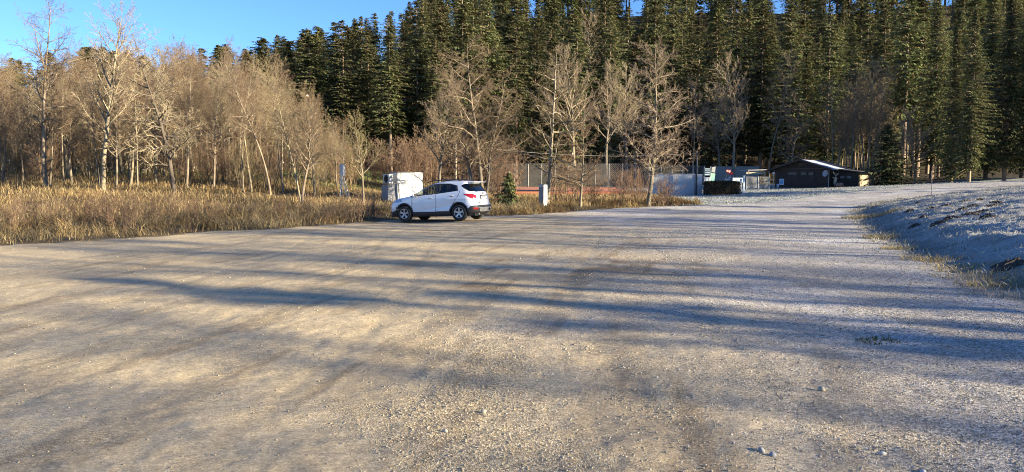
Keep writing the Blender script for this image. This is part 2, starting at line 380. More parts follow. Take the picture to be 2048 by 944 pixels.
# ------------------------------------------------------------------ loose gravel
def rock_templates(n, seed):
    import bmesh
    out = []
    for k in range(n):
        bm = bmesh.new(); bmesh.ops.create_icosphere(bm, subdivisions=1, radius=1.0)
        g = rs(seed + k); pl = g.normal(size=(5, 3)); pl /= np.linalg.norm(pl, axis=1)[:, None]; lim = g.uniform(.45, .8, 5)
        V = np.array([v.co[:] for v in bm.verts])
        for nrm, l in zip(pl, lim):
            dd = V @ nrm; V = V - np.maximum(dd - l, 0)[:, None] * nrm[None]
        V *= g.uniform(.7, 1.2, 3)[None]
        Fc = np.array([[v.index for v in f.verts] for f in bm.faces]); bm.free(); out.append((V, Fc))
    return out
def gravel():
    g = rs(5); pos = []
    for (r0, r1, cnt, s0, s1) in ((3.4, 7, 62000, .0022, .0105), (7, 13, 56000, .004, .013), (13, 26, 30000, .008, .021)):
        rr = np.sqrt(g.uniform(r0 * r0, r1 * r1, cnt)); th = g.uniform(R(-37), R(37), cnt)
        x = np.sin(th) * rr; y = np.cos(th) * rr
        dv, df = zones(x, y); n0 = fbm(x * .22, y * .22, 51, 4); n1 = fbm(x * 1.1, y * 1.1, 61, 4)
        dens = np.clip(sstep(-2.5, 5.5, x - .10 * y + 5 * (n0 - .5)) * .75 + .95 * np.exp(-((x + .25 + .06 * (y - 6) + .6 * (n1 - .5)) / .5) ** 2) * sstep(9.5, 7, y) + .30 * sstep(.5, .7, n1) * sstep(-4, 2, x) + .16 * sstep(.52, .66, fbm(x * .7 + 9, y * .7, 95, 3)), .03, 1)
        keep = (g.uniform(size=cnt) < dens) & (dv < -.1) & (df < .1)
        x = x[keep]; y = y[keep]
        s = s0 + (s1 - s0) * g.uniform(size=len(x)) ** (3.5 - 1.0 * sstep(0, 4, x - .05 * y))
        pos.append(np.stack([x, y, s], 1))
    pos = np.concatenate(pos); n = len(pos)
    z = lot_z(pos[:, 0], pos[:, 1])
    T = rock_templates(6, 100); pick = g.randint(0, 6, n); VV = []; FF = []; CC = []; base = 0
    pal = np.array([[.37, .345, .29], [.30, .27, .21], [.43, .42, .39], [.19, .175, .15], [.33, .28, .195]])
    for k, (tv, tf) in enumerate(T):
        m = np.where(pick == k)[0]; c = len(m)
        a = g.uniform(0, 2 * math.pi, c); sc = pos[m, 2]
        xs = tv[None, :, 0] * np.cos(a)[:, None] - tv[None, :, 1] * np.sin(a)[:, None]
        ys = tv[None, :, 0] * np.sin(a)[:, None] + tv[None, :, 1] * np.cos(a)[:, None]
        zs = np.repeat(tv[None, :, 2], c, 0) * g.uniform(.55, .9, c)[:, None]
        P = np.stack([xs, ys, zs], -1) * sc[:, None, None]
        P[:, :, 0] += pos[m, 0][:, None]; P[:, :, 1] += pos[m, 1][:, None]; P[:, :, 2] += (z[m] + sc * .16)[:, None]
        VV.append(P.reshape(-1, 3)); FF.append((tf[None] + (np.arange(c) * len(tv))[:, None, None] + base).reshape(-1, 3))
        cc = pal[g.randint(0, 5, c)] * g.uniform(.75, 1.2, c)[:, None]; wl_ = sstep(2.5, -2.5, pos[m, 0])[:, None]; cc = cc * (1 - wl_) + wl_ * np.array([.36, .30, .21]) * g.uniform(.6, 1.2, c)[:, None]
        CC.append(np.repeat(cc[:, None], len(tv), 1).reshape(-1, 3)); base += c * len(tv)
    me = mesh_np('loose_gravel', np.concatenate(VV), None, np.concatenate(FF), np.concatenate(CC))
    tag(link('loose_gravel', me, M_STONE), 'loose pale gravel stones scattered over the parking lot', 'gravel', kind='stuff')
gravel()

# ------------------------------------------------------------------ trees
def tubes_np(segs, k):
    S = np.array(segs, float)           # p0 p1 r0 r1
    p0, p1, r0, r1 = S[:, :3], S[:, 3:6], S[:, 6], S[:, 7]
    d = p1 - p0; d /= np.maximum(np.linalg.norm(d, axis=1), 1e-9)[:, None]
    ref = np.where(np.abs(d[:, 2:3]) > .9, np.array([[1., 0, 0]]), np.array([[0., 0, 1.]]))
    u = np.cross(d, ref); u /= np.linalg.norm(u, axis=1)[:, None]; w = np.cross(d, u)
    an = 2 * math.pi * np.arange(k) / k
    ring = u[:, None] * np.cos(an)[None, :, None] + w[:, None] * np.sin(an)[None, :, None]
    V = np.concatenate([p0[:, None] + ring * r0[:, None, None], p1[:, None] + ring * r1[:, None, None]], 1)
    b = (np.arange(len(S)) * 2 * k)[:, None, None]; i = np.arange(k); j = (i + 1) % k
    Q = np.stack([i, j, j + k, i + k], 1)[None] + b
    return V.reshape(-1, 3), Q.reshape(-1, 4)
def norm3(d):
    l = math.sqrt(d[0] ** 2 + d[1] ** 2 + d[2] ** 2) or 1.0
    return (d[0] / l, d[1] / l, d[2] / l)
def gen_tree(seed, S):
    """Bare tree of unit-free size: returns the segments of each level of branching."""
    rg = random.Random(seed); lev_segs = [[] for _ in range(S['levels'])]
    def grow(p, d, L, r, lev):
        n = S['n'][lev]; pts = [p]; dirs = [d]; rr = [r]; w = S['wob'][lev]; up = S['up'][lev]; tap = S['tap'][lev]
        for i in range(n):
            d = norm3((d[0] + rg.gauss(0, w), d[1] + rg.gauss(0, w), d[2] + rg.gauss(0, w) + up))
            q = pts[-1]; st = L / n
            pts.append((q[0] + d[0] * st, q[1] + d[1] * st, q[2] + d[2] * st)); dirs.append(d)
            rr.append(max(r * (1 - tap * (i + 1) / n), S['rmin']))
        for i in range(n): lev_segs[lev].append((*pts[i], *pts[i + 1], rr[i], rr[i + 1]))
        if lev + 1 < S['levels']:
            k = S['k'][lev]; az = rg.uniform(0, 6.28)
            for j in range(k):
                t = S['t0'][lev] + (.985 - S['t0'][lev]) * ((j + rg.random()) / k)
                f = t * n; i = min(int(f), n - 1); f -= i
                a, b = pts[i], pts[i + 1]; o = tuple(a[c] + (b[c] - a[c]) * f for c in range(3)); dd = dirs[i + 1]
                az += 2.4 + rg.uniform(-.5, .5); an = S['ang'][lev] * rg.uniform(.7, 1.3)
                if lev == 0: an *= 1.0 + S.get('low_open', .25) * (1 - t)
                u = (dd[1], -dd[0], 0.0) if abs(dd[2]) < .95 else (1.0, 0.0, 0.0); u = norm3(u)
                v = (dd[1] * u[2] - dd[2] * u[1], dd[2] * u[0] - dd[0] * u[2], dd[0] * u[1] - dd[1] * u[0])
                ca, sa = math.cos(an), math.sin(an); cz, sz = math.cos(az), math.sin(az)
                nd = norm3(tuple(dd[c] * ca + (u[c] * cz + v[c] * sz) * sa for c in range(3)))
                shape = S['shape'](t) if lev == 0 else (1 - .55 * t)
                cl = L * S['ratio'][lev] * shape * rg.uniform(.7, 1.25)
                cr = min((rr[i] + (rr[i + 1] - rr[i]) * f) * .75, r * S['rr'][lev])
                grow(o, nd, cl, max(cr, S['rmin']), lev + 1)
    for (p, d, L, r) in S['stems']: grow(p, norm3(d), L, r, 0)
    return lev_segs
def style(kind, h, lean=(0, 0), dens=1.0):
    l = (lean[0] / h, lean[1] / h, 1.0)
    D = dict(levels=4, rmin=.005, rr=[.42, .38, .36], low_open=.25)
    if kind == 'tall':      # straight stem, short side branches, open ovoid crown
        D.update(stems=[((0, 0, -.3), l, h, h * .0125)], n=[12, 5, 3, 2], wob=[.035, .12, .16, .2], up=[.0, .05, .03, .02], tap=[.93, .85, .8, .6],
                 k=[int(34 * dens), 11, 8], t0=[.32, .15, .1], ang=[1.05, .75, .7], ratio=[.24, .45, .55], shape=lambda t: 1.15 - .85 * abs(t - .5) * 1.6)
    elif kind == 'fan':     # limbs rise steeply into a fan shaped crown
        D.update(stems=[((0, 0, -.3), l, h * .93, h * .013)], n=[10, 6, 3, 2], wob=[.05, .09, .14, .2], up=[.0, .09, .05, .03], tap=[.92, .85, .8, .6],
                 k=[int(28 * dens), 13, 9], t0=[.34, .2, .1], ang=[.72, .55, .55], ratio=[.40, .36, .50], shape=lambda t: 1.2 - .95 * t)
    elif kind == 'broad':   # wide crown with level lower limbs and dense twigs
        D.update(stems=[((0, 0, -.3), l, h, h * .015)], n=[12, 6, 3, 2], wob=[.04, .13, .2, .25], up=[.0, .035, .0, -.02], tap=[.93, .85, .8, .6],
                 k=[int(42 * dens), 13, 9], t0=[.20, .12, .08], ang=[1.15, .8, .75], ratio=[.31, .36, .50], shape=lambda t: 1.25 - .85 * t if t > .25 else .7 + 1.3 * t)
    elif kind == 'weeping': # several stems and hanging twigs
        D.update(stems=[((-.12, 0, -.3), (l[0] - .06, .03, 1), h * .95, h * .014), ((.15, 0, -.3), (l[0] + .05, -.02, 1), h, h * .013), ((.3, .1, -.3), (l[0] + .10, .05, 1), h * .8, h * .010)],
                 n=[11, 6, 4, 3], wob=[.06, .15, .2, .2], up=[.0, .02, -.08, -.12], tap=[.93, .85, .8, .6],
                 k=[int(24 * dens), 12, 9], t0=[.24, .15, .1], ang=[.95, .8, .7], ratio=[.32, .38, .60], shape=lambda t: 1.15 - .7 * t)
    elif kind == 'pole':    # slender wood tree
        D.update(stems=[((0, 0, -.3), l, h, h * .0085)], n=[10, 4, 3, 2], wob=[.04, .14, .2, .2], up=[.0, .08, .04, .02], tap=[.9, .85, .8, .6],
                 k=[int(30 * dens), 9, 7], t0=[.42, .15, .1], ang=[.75, .7, .65], ratio=[.17, .48, .55], shape=lambda t: 1.1 - .7 * abs(t - .6))
    elif kind == 'thicket': # many thin stems from the ground with brushy tops
        rg = random.Random(int(h * 1000)); st = []
        for k in range(11):
            a = rg.uniform(0, 6.28); q = rg.uniform(.1, .9)
            st.append(((math.cos(a) * q, math.sin(a) * q, -.2), (math.cos(a) * .22 * q + rg.uniform(-.1, .1), math.sin(a) * .22 * q, 1), h * rg.uniform(.6, 1), h * .006))
        D.update(levels=3, stems=st, n=[7, 3, 2], wob=[.08, .16, .2], up=[.02, .06, .05], tap=[.85, .8, .6], k=[int(15 * dens), 7], t0=[.2, .15], ang=[.7, .7], ratio=[.26, .5],
                 shape=lambda t: 1.1 - .5 * t, rr=[.5, .5], rmin=.006)
    elif kind == 'bush':    # knee to head high bare shrub
        rg = random.Random(int(h * 977)); st = []
        for k in range(14):
            a = rg.uniform(0, 6.28); q = rg.uniform(.05, .35)
            st.append(((math.cos(a) * q, math.sin(a) * q, -.1), (math.cos(a) * .55 * rg.random(), math.sin(a) * .55 * rg.random(), 1), h * rg.uniform(.6, 1), .016))
        D.update(levels=3, stems=st, n=[6, 3, 2], wob=[.1, .16, .2], up=[.02, .05, .03], tap=[.7, .7, .5], k=[int(10 * dens), 5], t0=[.2, .15], ang=[.65, .65], ratio=[.36, .45],
                 shape=lambda t: 1.1 - .5 * t, rr=[.5, .5], rmin=.005)
    return D
def tree_meshes(kind, seed, h, lean=(0, 0), dens=1.0, rmin=None):
    S = style(kind, h, lean, dens)
    if rmin: S['rmin'] = rmin
    L = gen_tree(seed, S); n_main = 2 if S['levels'] == 4 else 1
    Vs, Qs, b = [], [], 0
    for lv in range(n_main):
        v, q = tubes_np(L[lv], 8 if lv == 0 else 5); Vs.append(v); Qs.append(q + b); b += len(v)
    t = mesh_np(kind + '_trunk', np.concatenate(Vs), np.concatenate(Qs), smooth=True)
    Vs, Qs, b = [], [], 0
    for lv in range(n_main, S['levels']):
        v, q = tubes_np(L[lv], 3); Vs.append(v); Qs.append(q + b); b += len(v)
    c = mesh_np(kind + '_crown', np.concatenate(Vs), np.concatenate(Qs))
    return t, c
def withmat(me, m):             # the same mesh data with another material
    k = me.copy(); k.materials.clear(); k.materials.append(m); return k
def place_tree(name, t, c, x, y, label, cat, group=None, rz=0.0, s=1.0, sz=None, z=None):
    r = empty(name, (x, y, hz(x, y) if z is None else z), label, cat, group, rz)
    r.scale = (s, s, sz or s)
    for nm, me in (('trunk', t), ('crown', c)):
        o = bpy.data.objects.new(nm, me); COL.objects.link(o); o.parent = r
    return r

def spruce_meshes(seed, h=26.0, rad=3.2, bare=.12, quads=1.0, name='spruce', fine=1.0):
    g = rs(seed)
    segs = []; n = 12; px = np.cumsum(g.normal(0, .02, n + 1)); 
    for i in range(n):
        z0, z1 = h * i / n - .3, h * (i + 1) / n - .3
        segs.append((px[i], 0, z0, px[i + 1], 0, z1, .011 * h * (1 - i / n) + .02, .011 * h * (1 - (i + 1) / n) + .02))
    nb = int(300 * quads)
    u = np.sort(g.uniform(0, 1, nb)); zb = h * (bare + (1 - bare) * u ** .92)
    f = 1 - (zb / h - bare) / (1 - bare)
    bl = rad * (np.clip(f, 0, 1) ** .66 * .95 + .04) * g.uniform(.5, 1.2, nb)
    bl = np.where(f > .8, bl * (1 - (f - .8) * 1.6), bl)
    az = np.arange(nb) * 2.39996 + g.uniform(-.5, .5, nb)
    droop = g.uniform(.18, .5, nb) * (.4 + .8 * f); rise = .25 * (1 - f)
    k = 20; t = (np.arange(k)[None] + g.uniform(0, 1, (nb, k))) / k; t = .12 + .88 * t
    lob = 1 + .28 * np.sin(az + zb * .35 + seed) + .22 * np.sin(2 * az - zb * .8 + 2 * seed) ; bl = bl * np.clip(lob, .55, 1.45)
    cx = np.cos(az)[:, None]; sx = np.sin(az)[:, None]; L = bl[:, None]
    side = g.uniform(-1, 1, (nb, k)) * L * .26 * np.sin(np.clip(t, 0, 1) * 2.6 + .3)
    dz = (rise[:, None] * t - droop[:, None] * t ** 1.4 + .22 * droop[:, None] * t ** 4) * L
    P = np.stack([cx * t * L - sx * side, sx * t * L + cx * side, zb[:, None] + dz], -1)
    # a spray of needles: a kite that hangs outward and down
    wid = fine * (g.uniform(.07, .17, (nb, k)) * (.55 + .6 * f[:, None])); ln = fine * g.uniform(.3, .85, (nb, k)) * (.5 + .6 * f[:, None])
    ca = az[:, None] + g.normal(0, .55, (nb, k)) + np.sign(side) * .5
    dn = g.uniform(.15, .95, (nb, k))
    D = np.stack([np.cos(ca) * np.cos(dn), np.sin(ca) * np.cos(dn), -np.sin(dn)], -1)
    W = np.stack([-np.sin(ca), np.cos(ca), g.uniform(-.5, .5, (nb, k))], -1)
    A = P - D * (ln * .3)[..., None]; B = P + D * (ln * .2)[..., None] + W * wid[..., None]; C = P + D * (ln * .8)[..., None]; E = P + D * (ln * .2)[..., None] - W * wid[..., None]
    V = np.stack([A, B, C, E], 2).reshape(-1, 3); nq = nb * k
    # top leader
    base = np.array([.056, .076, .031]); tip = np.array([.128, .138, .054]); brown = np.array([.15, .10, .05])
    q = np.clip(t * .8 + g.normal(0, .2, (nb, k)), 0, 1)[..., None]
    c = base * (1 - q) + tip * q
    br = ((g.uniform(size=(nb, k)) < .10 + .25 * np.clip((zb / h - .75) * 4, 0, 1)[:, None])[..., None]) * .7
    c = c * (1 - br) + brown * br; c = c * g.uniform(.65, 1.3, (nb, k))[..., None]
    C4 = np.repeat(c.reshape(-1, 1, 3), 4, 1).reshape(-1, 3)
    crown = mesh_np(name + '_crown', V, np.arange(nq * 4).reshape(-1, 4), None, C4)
    bs = [(px[min(int(z / h * n), n)], 0, z, math.cos(a) * l * .75, math.sin(a) * l * .75, z + (.75 * ri - .66 * d) * l, .035, .012) for z, a, l, d, ri in zip(zb, az, bl, droop, rise)]
    ds = []                     # dead snags below the crown
    for i in range(int(40 * (bare > .2))):
        z = h * g.uniform(.06, bare + .05); a = g.uniform(0, 6.28); l = g.uniform(.6, 2.0); ds.append((0, 0, z, math.cos(a) * l, math.sin(a) * l, z - .2 * l, .02, .008))
    v1, q1 = tubes_np(segs, 8); v2, q2 = tubes_np(bs + ds, 3)
    trunk = mesh_np(name + '_trunk', np.concatenate([v1, v2]), np.concatenate([q1, q2 + len(v1)]))
    crown.materials.append(M_NEEDLE); trunk.materials.append(M_SPTRUNK)
    return trunk, crown

# ---- spruce forest on the hillside
SPR = [spruce_meshes(1, 27, 4.2, .30), spruce_meshes(2, 27, 3.7, .26), spruce_meshes(3, 27, 4.6, .20), spruce_meshes(4, 27, 3.9, .36), spruce_meshes(5, 27, 4.4, .14), spruce_meshes(6, 27, 3.5, .28), spruce_meshes(7, 27, 4.9, .24), spruce_meshes(8, 27, 4.0, .18)]
SPR_LOW = [spruce_meshes(11, 22, 3.6, .05, 2.3, fine=.68), spruce_meshes(12, 22, 3.3, .09, 2.2, fine=.68)]
def forest():
    g = rs(77); n = 0; pts = []
    Y = 106.0
    while Y < 262:
        dx = 6.4 + (Y - 106) * .035
        X = -0.74 * Y
        while X < .76 * Y:
            x = X + g.uniform(-.42, .42) * dx; y = Y + g.uniform(-.45, .45) * dx
            X += dx * (.66 if x / y < -.33 else .82 if x / y < -.11 else 1.0)
            px = 1024 + F * x / y
            if px > 1930 and y < 132: continue
            if px < 545 and y > 168: continue
            if px < 545 and y < 118: continue
            if 545 <= px < 800 and y > 205: continue
            if y > 150 and abs(px - 1024) > 1100: continue
            pts.append((x, y, px))
        Y += dx * (1.0 if Y < 125 else 1.3)
    for (x, y, px) in pts:
        s = g.uniform(.74, 1.16)
        if px < 860:                # the tree line rises from the left towards the hill
            tp = np.interp(px, [-120, 0, 180, 330, 450, 545, 640, 760, 860], [140, 132, 104, 116, 106, 84, 64, 42, 0]) + g.uniform(-12, 26)
            s = (zpx(tp, y) - hz(x, y)) / 26.5
        t, c = SPR[g.randint(0, 8)]
        front = y < 118
        if y > 190 and px > 860: s *= 1.16
        if px < 545:
            w_ = 'the two leftmost big bare trees' if px < 270 else 'the bare tree with the dark twisted trunk' if px < 430 else 'the two slim pale trunks'
            lab = 'dark spruce in the tree line behind ' + w_; grp = lab.replace('spruce', 'spruces')
        elif px < 860:
            w_ = 'above the white box on posts' if px < 690 else 'above the slender olive tree' if px < 770 else 'above the white cabinet'
            lab = 'dark spruce on the rising left slope, standing ' + w_; grp = lab.replace('spruce', 'spruces')
        else:
            w_ = ('the white car' if px < 985 else 'the small grey cabinet' if px < 1130 else 'the red court' if px < 1290 else 'the concrete wall' if px < 1405 else
                  'the hedge and the signs' if px < 1535 else 'the gable of the hut' if px < 1660 else 'the low bushy spruce' if px < 1840 else 'the road end')
            lab = ('tall spruce at the foot of the hill, in line behind ' if front else 'spruce on the wooded slope of the hill, high above ') + w_; grp = lab.replace('spruce', 'spruces')
        place_tree('spruce_tree', t, c, x, y, lab, 'spruce', grp, g.uniform(0, 6.28), s * g.uniform(.85, 1.3) * (1.75 if px < 545 else 1.45 if px < 700 else 1.0), s); n += 1
    print('forest', n)
    # spruces at the right edge, standing between the road and the hut, with low dark branches
    for i, (px, Y, pyt, k) in enumerate(((1900, 84, 60, 0), (1935, 78, 20, 1), (1968, 88, -30, 0), (2005, 80, -20, 1), (2040, 86, 10, 0), (2085, 78, -10, 1), (2130, 84, -20, 0), (1860, 98, -10, 1))):
        x = xpx(px, Y); hh = zpx(pyt, Y) - hz(x, Y); t, c = SPR_LOW[k]
        place_tree('spruce_tree', t, c, x, Y, 'dark spruce with low hanging branches at the right end of the road', 'spruce', 'dark spruces beside the road', g.uniform(0, 6.28), hh / 22 * .95, hh / 22)
    t, c = spruce_meshes(21, 8.0, 3.0, .02, 1.3, 'low_spruce', .7)
    Y = 76; x = xpx(1772, Y)
    place_tree('spruce_tree', t, c, x, Y, 'low bushy dark spruce between the hut and the tall spruces on the right', 'spruce', None, .4, (zpx(250, Y) - hz(x, Y)) / 8.0 * 1.3, (zpx(250, Y) - hz(x, Y)) / 8.0)
    t, c = spruce_meshes(22, 1.9, .85, .0, .26, 'young_spruce', .5)
    Y = 44.5; x = xpx(1018, Y)
    place_tree('young_spruce', t, c, x, Y, 'small young green spruce standing in the dry grass behind the white car', 'young spruce', None, 0, 1.1)
forest()

# ---- bare trees that can be told apart
def bare(name, kind, px, Y, pyt, label, seed, tm, bm_, px_top=None, dens=1.0, rz=0.0, rmin=None, wide=1.0):
    x = xpx(px, Y); z = hz(x, Y); h = zpx(pyt, Y) - z
    lean = ((xpx(px_top, Y) - x) if px_top is not None else 0.0, 0.0)
    t, c = tree_meshes(kind, seed, h, lean, dens, rmin)
    t.materials.append(bm_); c.materials.append(tm)
    r = place_tree(name, t, c, x, Y, label, 'tree', None, 0.0, 1.0)
    r.scale = (wide, wide, 1)
    return r
bare('bare_tree', 'tall', 95, 46, -6, 'tall bare tree with pale straight trunk and open top, leftmost of the big ones', 31, M_TWIG, M_BARKP, 66, .75)
bare('bare_tree', 'fan', 208, 44, -25, 'tall bare tree with a wide fan crown, second big tree from the left', 32, M_TWIGP, M_BARKP, 200, 1.0)
bare('bare_tree', 'broad', 350, 43, 60, 'bare tree with dark lower trunk and twisted pale branches in the left wood', 33, M_TWIGP, M_BARKD, 352, .9)
bare('bare_tree', 'pole', 505, 47, 95, 'slim pale trunk leaning left, left of the two slim trunks in the wood', 34, M_TWIG, M_BARKP, 498, .8)
bare('bare_tree', 'pole', 543, 46, 95, 'slim pale trunk with slight bend, right of the two slim trunks in the wood', 35, M_TWIG, M_BARKP, 530, .8)
bare('bare_tree', 'fan', 602, 40, 165, 'bare tree with pale trunk leaning right at the edge of the left wood', 36, M_TWIG, M_BARKP, 645, 1.0)
bare('bare_tree', 'pole', 603, 40.6, 150, 'thin bare trunk leaning left beside the right leaning one', 37, M_TWIG, M_BARKP, 580, .9)
bare('bare_tree', 'fan', 727, 42, 205, 'small slender bare tree with olive twigs, alone left of the white cabinet', 38, M_TWIGO, M_BARKP, 738, .9)
bare('bare_tree', 'fan', 878, 43, 125, 'bare tree with dark thick trunk and fan of limbs behind the white car', 39, M_TWIGP, M_BARKD, 872, 1.0)
bare('bare_tree', 'weeping', 958, 43, 70, 'big multi stemmed bare tree with hanging twigs behind the back of the car', 40, M_TWIG, M_BARKP, 950, 1.15)
bare('bare_tree', 'broad', 1094, 46, 85, 'bare tree with pale slender trunk and olive lower branches beside the small grey cabinet', 41, M_TWIGO, M_BARKB, 1112, .75)
bare('bare_tree', 'broad', 1161, 45, 212, 'short bare tree with reddish buds between two taller trees', 42, M_TWIGR, M_BARK, 1163, .55)
bare('bare_tree', 'broad', 1296, 46, 78, 'large bare tree with dense sunlit crown beside the concrete wall', 43, M_TWIGP, M_BARK, 1305, 1.25)
bare('bare_tree', 'fan', 1150, 92, 68, 'pale fan crowned bare tree in front of the dark spruces, left of three', 44, M_TWIGP, M_BARKP, 1155, 1.1, rmin=.009)
bare('bare_tree', 'fan', 1212, 94, 100, 'pale fan crowned bare tree in front of the dark spruces, middle of three', 45, M_TWIGP, M_BARK, 1210, 1.0, rmin=.009)
bare('bare_tree', 'fan', 1250, 97, 115, 'pale fan crowned bare tree in front of the dark spruces, right of three', 46, M_TWIGP, M_BARK, 1258, 1.0, rmin=.009)
bare('bare_tree', 'fan', 1468, 96, 98, 'many limbed bare tree in shade above the practice court screens', 47, M_TWIGP, M_BARK, 1462, 1.2, rmin=.009)
bare('bare_tree', 'fan', 1440, 99, 150, 'slim grey bare tree in shade beside the many limbed one', 48, M_TWIGP, M_BARK, 1436, .9, rmin=.009)
bare('bare_tree', 'pole', 1535, 95, 120, 'slim bare tree standing behind the left corner of the hut', 49, M_TWIG, M_BARK, 1533, .9, rmin=.009)
bare('bare_tree', 'broad', 1578, 92, 195, 'bare tree with sunlit brown top behind the gable of the hut', 50, M_TWIG, M_BARK, 1590, .7, rmin=.009)
bare('bare_tree', 'pole', 1385, 97, 170, 'thin grey bare trunk in shade behind the concrete wall', 51, M_TWIGP, M_BARK, 1375, .7, rmin=.009)
bare('bare_tree', 'fan', 1180, 150, 5, 'grey bare tree among the spruces at the top of the picture', 52, M_TWIGP, M_BARK, 1182, 1.0, rmin=.02)
bare('bare_tree', 'fan', 1830, 88, 205, 'greyish bare tree between the low spruce and the dark spruces', 53, M_TWIGP, M_BARK, 1815, 1.0, rmin=.009)

# ---- the wood on the left: thin bare trees, brush and thickets
def wood():
    g = rs(9)
    POL = []
    for k in range(6):
        t, c = tree_meshes(['pole', 'pole', 'pole', 'fan', 'pole', 'tall'][k], 200 + k, 15.0, (g.uniform(-1.5, 1.5), 0), 1.15, .008)
        tm = [M_TWIG, M_TWIGR, M_TWIG, M_TWIGP, M_TWIGR, M_TWIG][k]
        t.materials.append([M_BARKP, M_BARK, M_BARKP, M_BARK, M_BARK, M_BARKP][k]); c.materials.append(tm); POL.append((t, c))
    THK = []
    for k in range(4):
        t, c = tree_meshes('thicket', 220 + k, 5.0 + k * .3, dens=1.2, rmin=.007)
        t.materials.append(M_TWIG if k % 2 else M_BARK); c.materials.append(M_TWIGR if k % 2 else M_TWIG); THK.append((t, c, 5.0 + k * .3))
    for i in range(132):
        row = i % 6
        Y = [49, 54, 60, 67, 75, 84][row] + g.uniform(-2.5, 2.5)
        px = (-70 + 760 * ((i // 6) + g.uniform(0, 1)) / 22.0)
        if row < 2 and px > 690: continue
        top = np.interp(px, [-70, 100, 330, 480, 560, 640, 690], [120, 130, 95, 120, 130, 190, 230]) + g.uniform(-15, 75)
        x = xpx(px, Y); h = zpx(top, Y) - hz(x, Y); t, c = POL[g.randint(0, 6)]
        grp = ['front', 'front', 'middle', 'middle', 'back', 'back'][row]
        w_ = ('left of the first big tree' if px < 95 else 'between the first two big trees' if px < 208 else 'left of the dark twisted trunk' if px < 350 else
              'right of the dark twisted trunk' if px < 495 else 'beside the two slim trunks' if px < 590 else 'near the white box on posts')
        lab = 'thin bare brown tree ' + {'front': 'at the front', 'middle': 'in the middle', 'back': 'deep inside'}[grp] + ' of the wood ' + w_
        place_tree('bare_tree', t, c, x, Y, lab, 'tree', lab.replace('tree', 'trees', 1), g.uniform(0, 6.28), h / 15 * g.uniform(.8, 1.15), h / 15)
    for i in range(64):
        px = -50 + 750 * (i + g.uniform()) / 64; Y = g.uniform(47, 72)
        top = np.interp(px, [-50, 300, 600, 700], [250, 235, 245, 275]) + g.uniform(-25, 45)
        x = xpx(px, Y); h = max(zpx(top, Y) - hz(x, Y), 1.5); t, c, h0 = THK[g.randint(0, 4)]
        w_ = 'left of the fan crowned tree' if px < 208 else 'beside the dark twisted trunk' if px < 430 else 'around the two slim pale trunks' if px < 590 else 'near the white box on posts'
        lab = 'brownish thicket of thin bare stems in the wood ' + w_
        place_tree('thicket', t, c, x, Y, lab, 'shrub', lab.replace('thicket', 'thickets', 1), g.uniform(0, 6.28), h / h0, h / h0)
    # russet brush behind the car and the white cabinet
    RED = []
    for k in range(3):
        t, c = tree_meshes('thicket', 240 + k, 3.6 + .2 * k, dens=1.3, rmin=.007); t.materials.append(M_TWIGR); c.materials.append(M_TWIGR); RED.append((t, c, 3.6 + .2 * k))
    for i, (px, Y, pyt) in enumerate(((755, 64, 290), (775, 66, 272), (800, 62, 285), (820, 64, 270), (842, 60, 265), (860, 66, 255), (900, 64, 262), (930, 62, 270), (985, 62, 270), (1005, 66, 280), (700, 60, 285), (720, 63, 300))):
        x = xpx(px, Y); h = zpx(pyt, Y) - hz(x, Y); t, c, h0 = RED[i % 3]
        place_tree('thicket', t, c, x, Y, 'russet thicket of bare twigs behind the white cabinet and the car', 'shrub', 'russet thickets behind the car', i * 1.3, h / h0)
    BU = []
    for k in range(3):
        t, c = tree_meshes('bush', 260 + k, 2.0 + .1 * k, dens=.8); t.materials.append(M_TWIGR); c.materials.append(M_TWIGR); BU.append((t, c, 2.0 + .1 * k))
    for i, (px, Y, pyt) in enumerate(((1125, 50, 290), (1140, 53, 305), (1185, 51, 335), (1240, 50, 330), (1258, 53, 322), (1272, 51, 335), (1320, 46, 350), (1332, 48, 345), (1000, 49, 325))):
        x = xpx(px, Y); h = zpx(pyt, Y) - hz(x, Y); t, c, h0 = BU[i % 3]
        place_tree('bush', t, c, x, Y, 'bare reddish bush between the dry grass verge and the red court', 'bush', 'bushes before the court', i * 1.7, h / h0)
    for i, (px, Y, pyt) in enumerate(((205, 24, 375), (235, 23.5, 365), (262, 25, 380), (60, 26, 370), (330, 27, 375), (505, 29, 385), (680, 30.5, 380), (712, 31, 375), (20, 23, 385), (110, 24.5, 385), (160, 27, 378), (300, 26, 388), (385, 28, 385), (430, 27.5, 392), (470, 29.5, 388), (560, 30, 392), (610, 30.5, 385), (650, 29.5, 395), (745, 33, 385))):
        x = xpx(px, Y); h = max(zpx(pyt, Y) - hz(x, Y), .8); t, c, h0 = BU[i % 3]
        place_tree('bush', t, c, x, Y, 'brown stemmed bush rising out of the dry grass left of the car', 'bush', 'bushes in the dry grass', i * 2.1, h / h0)
wood()
def trunks_behind_hut():
    g = rs(19); t, c = tree_meshes('pole', 280, 15.0, (.5, 0), .8, .009); t.materials.append(M_BARKP); c.materials.append(M_TWIG)
    for i in range(26):
        px = 1655 + 115 * (i + g.uniform()) / 26; Y = g.uniform(90, 106); x = xpx(px, Y); h = g.uniform(8, 15)
        place_tree('bare_tree', t, c, x, Y, 'thin pale bare trunk in the sunlit brush right behind the hut', 'tree', 'thin trunks behind the hut', g.uniform(0, 6.28), h / 15, h / 15)
trunks_behind_hut()

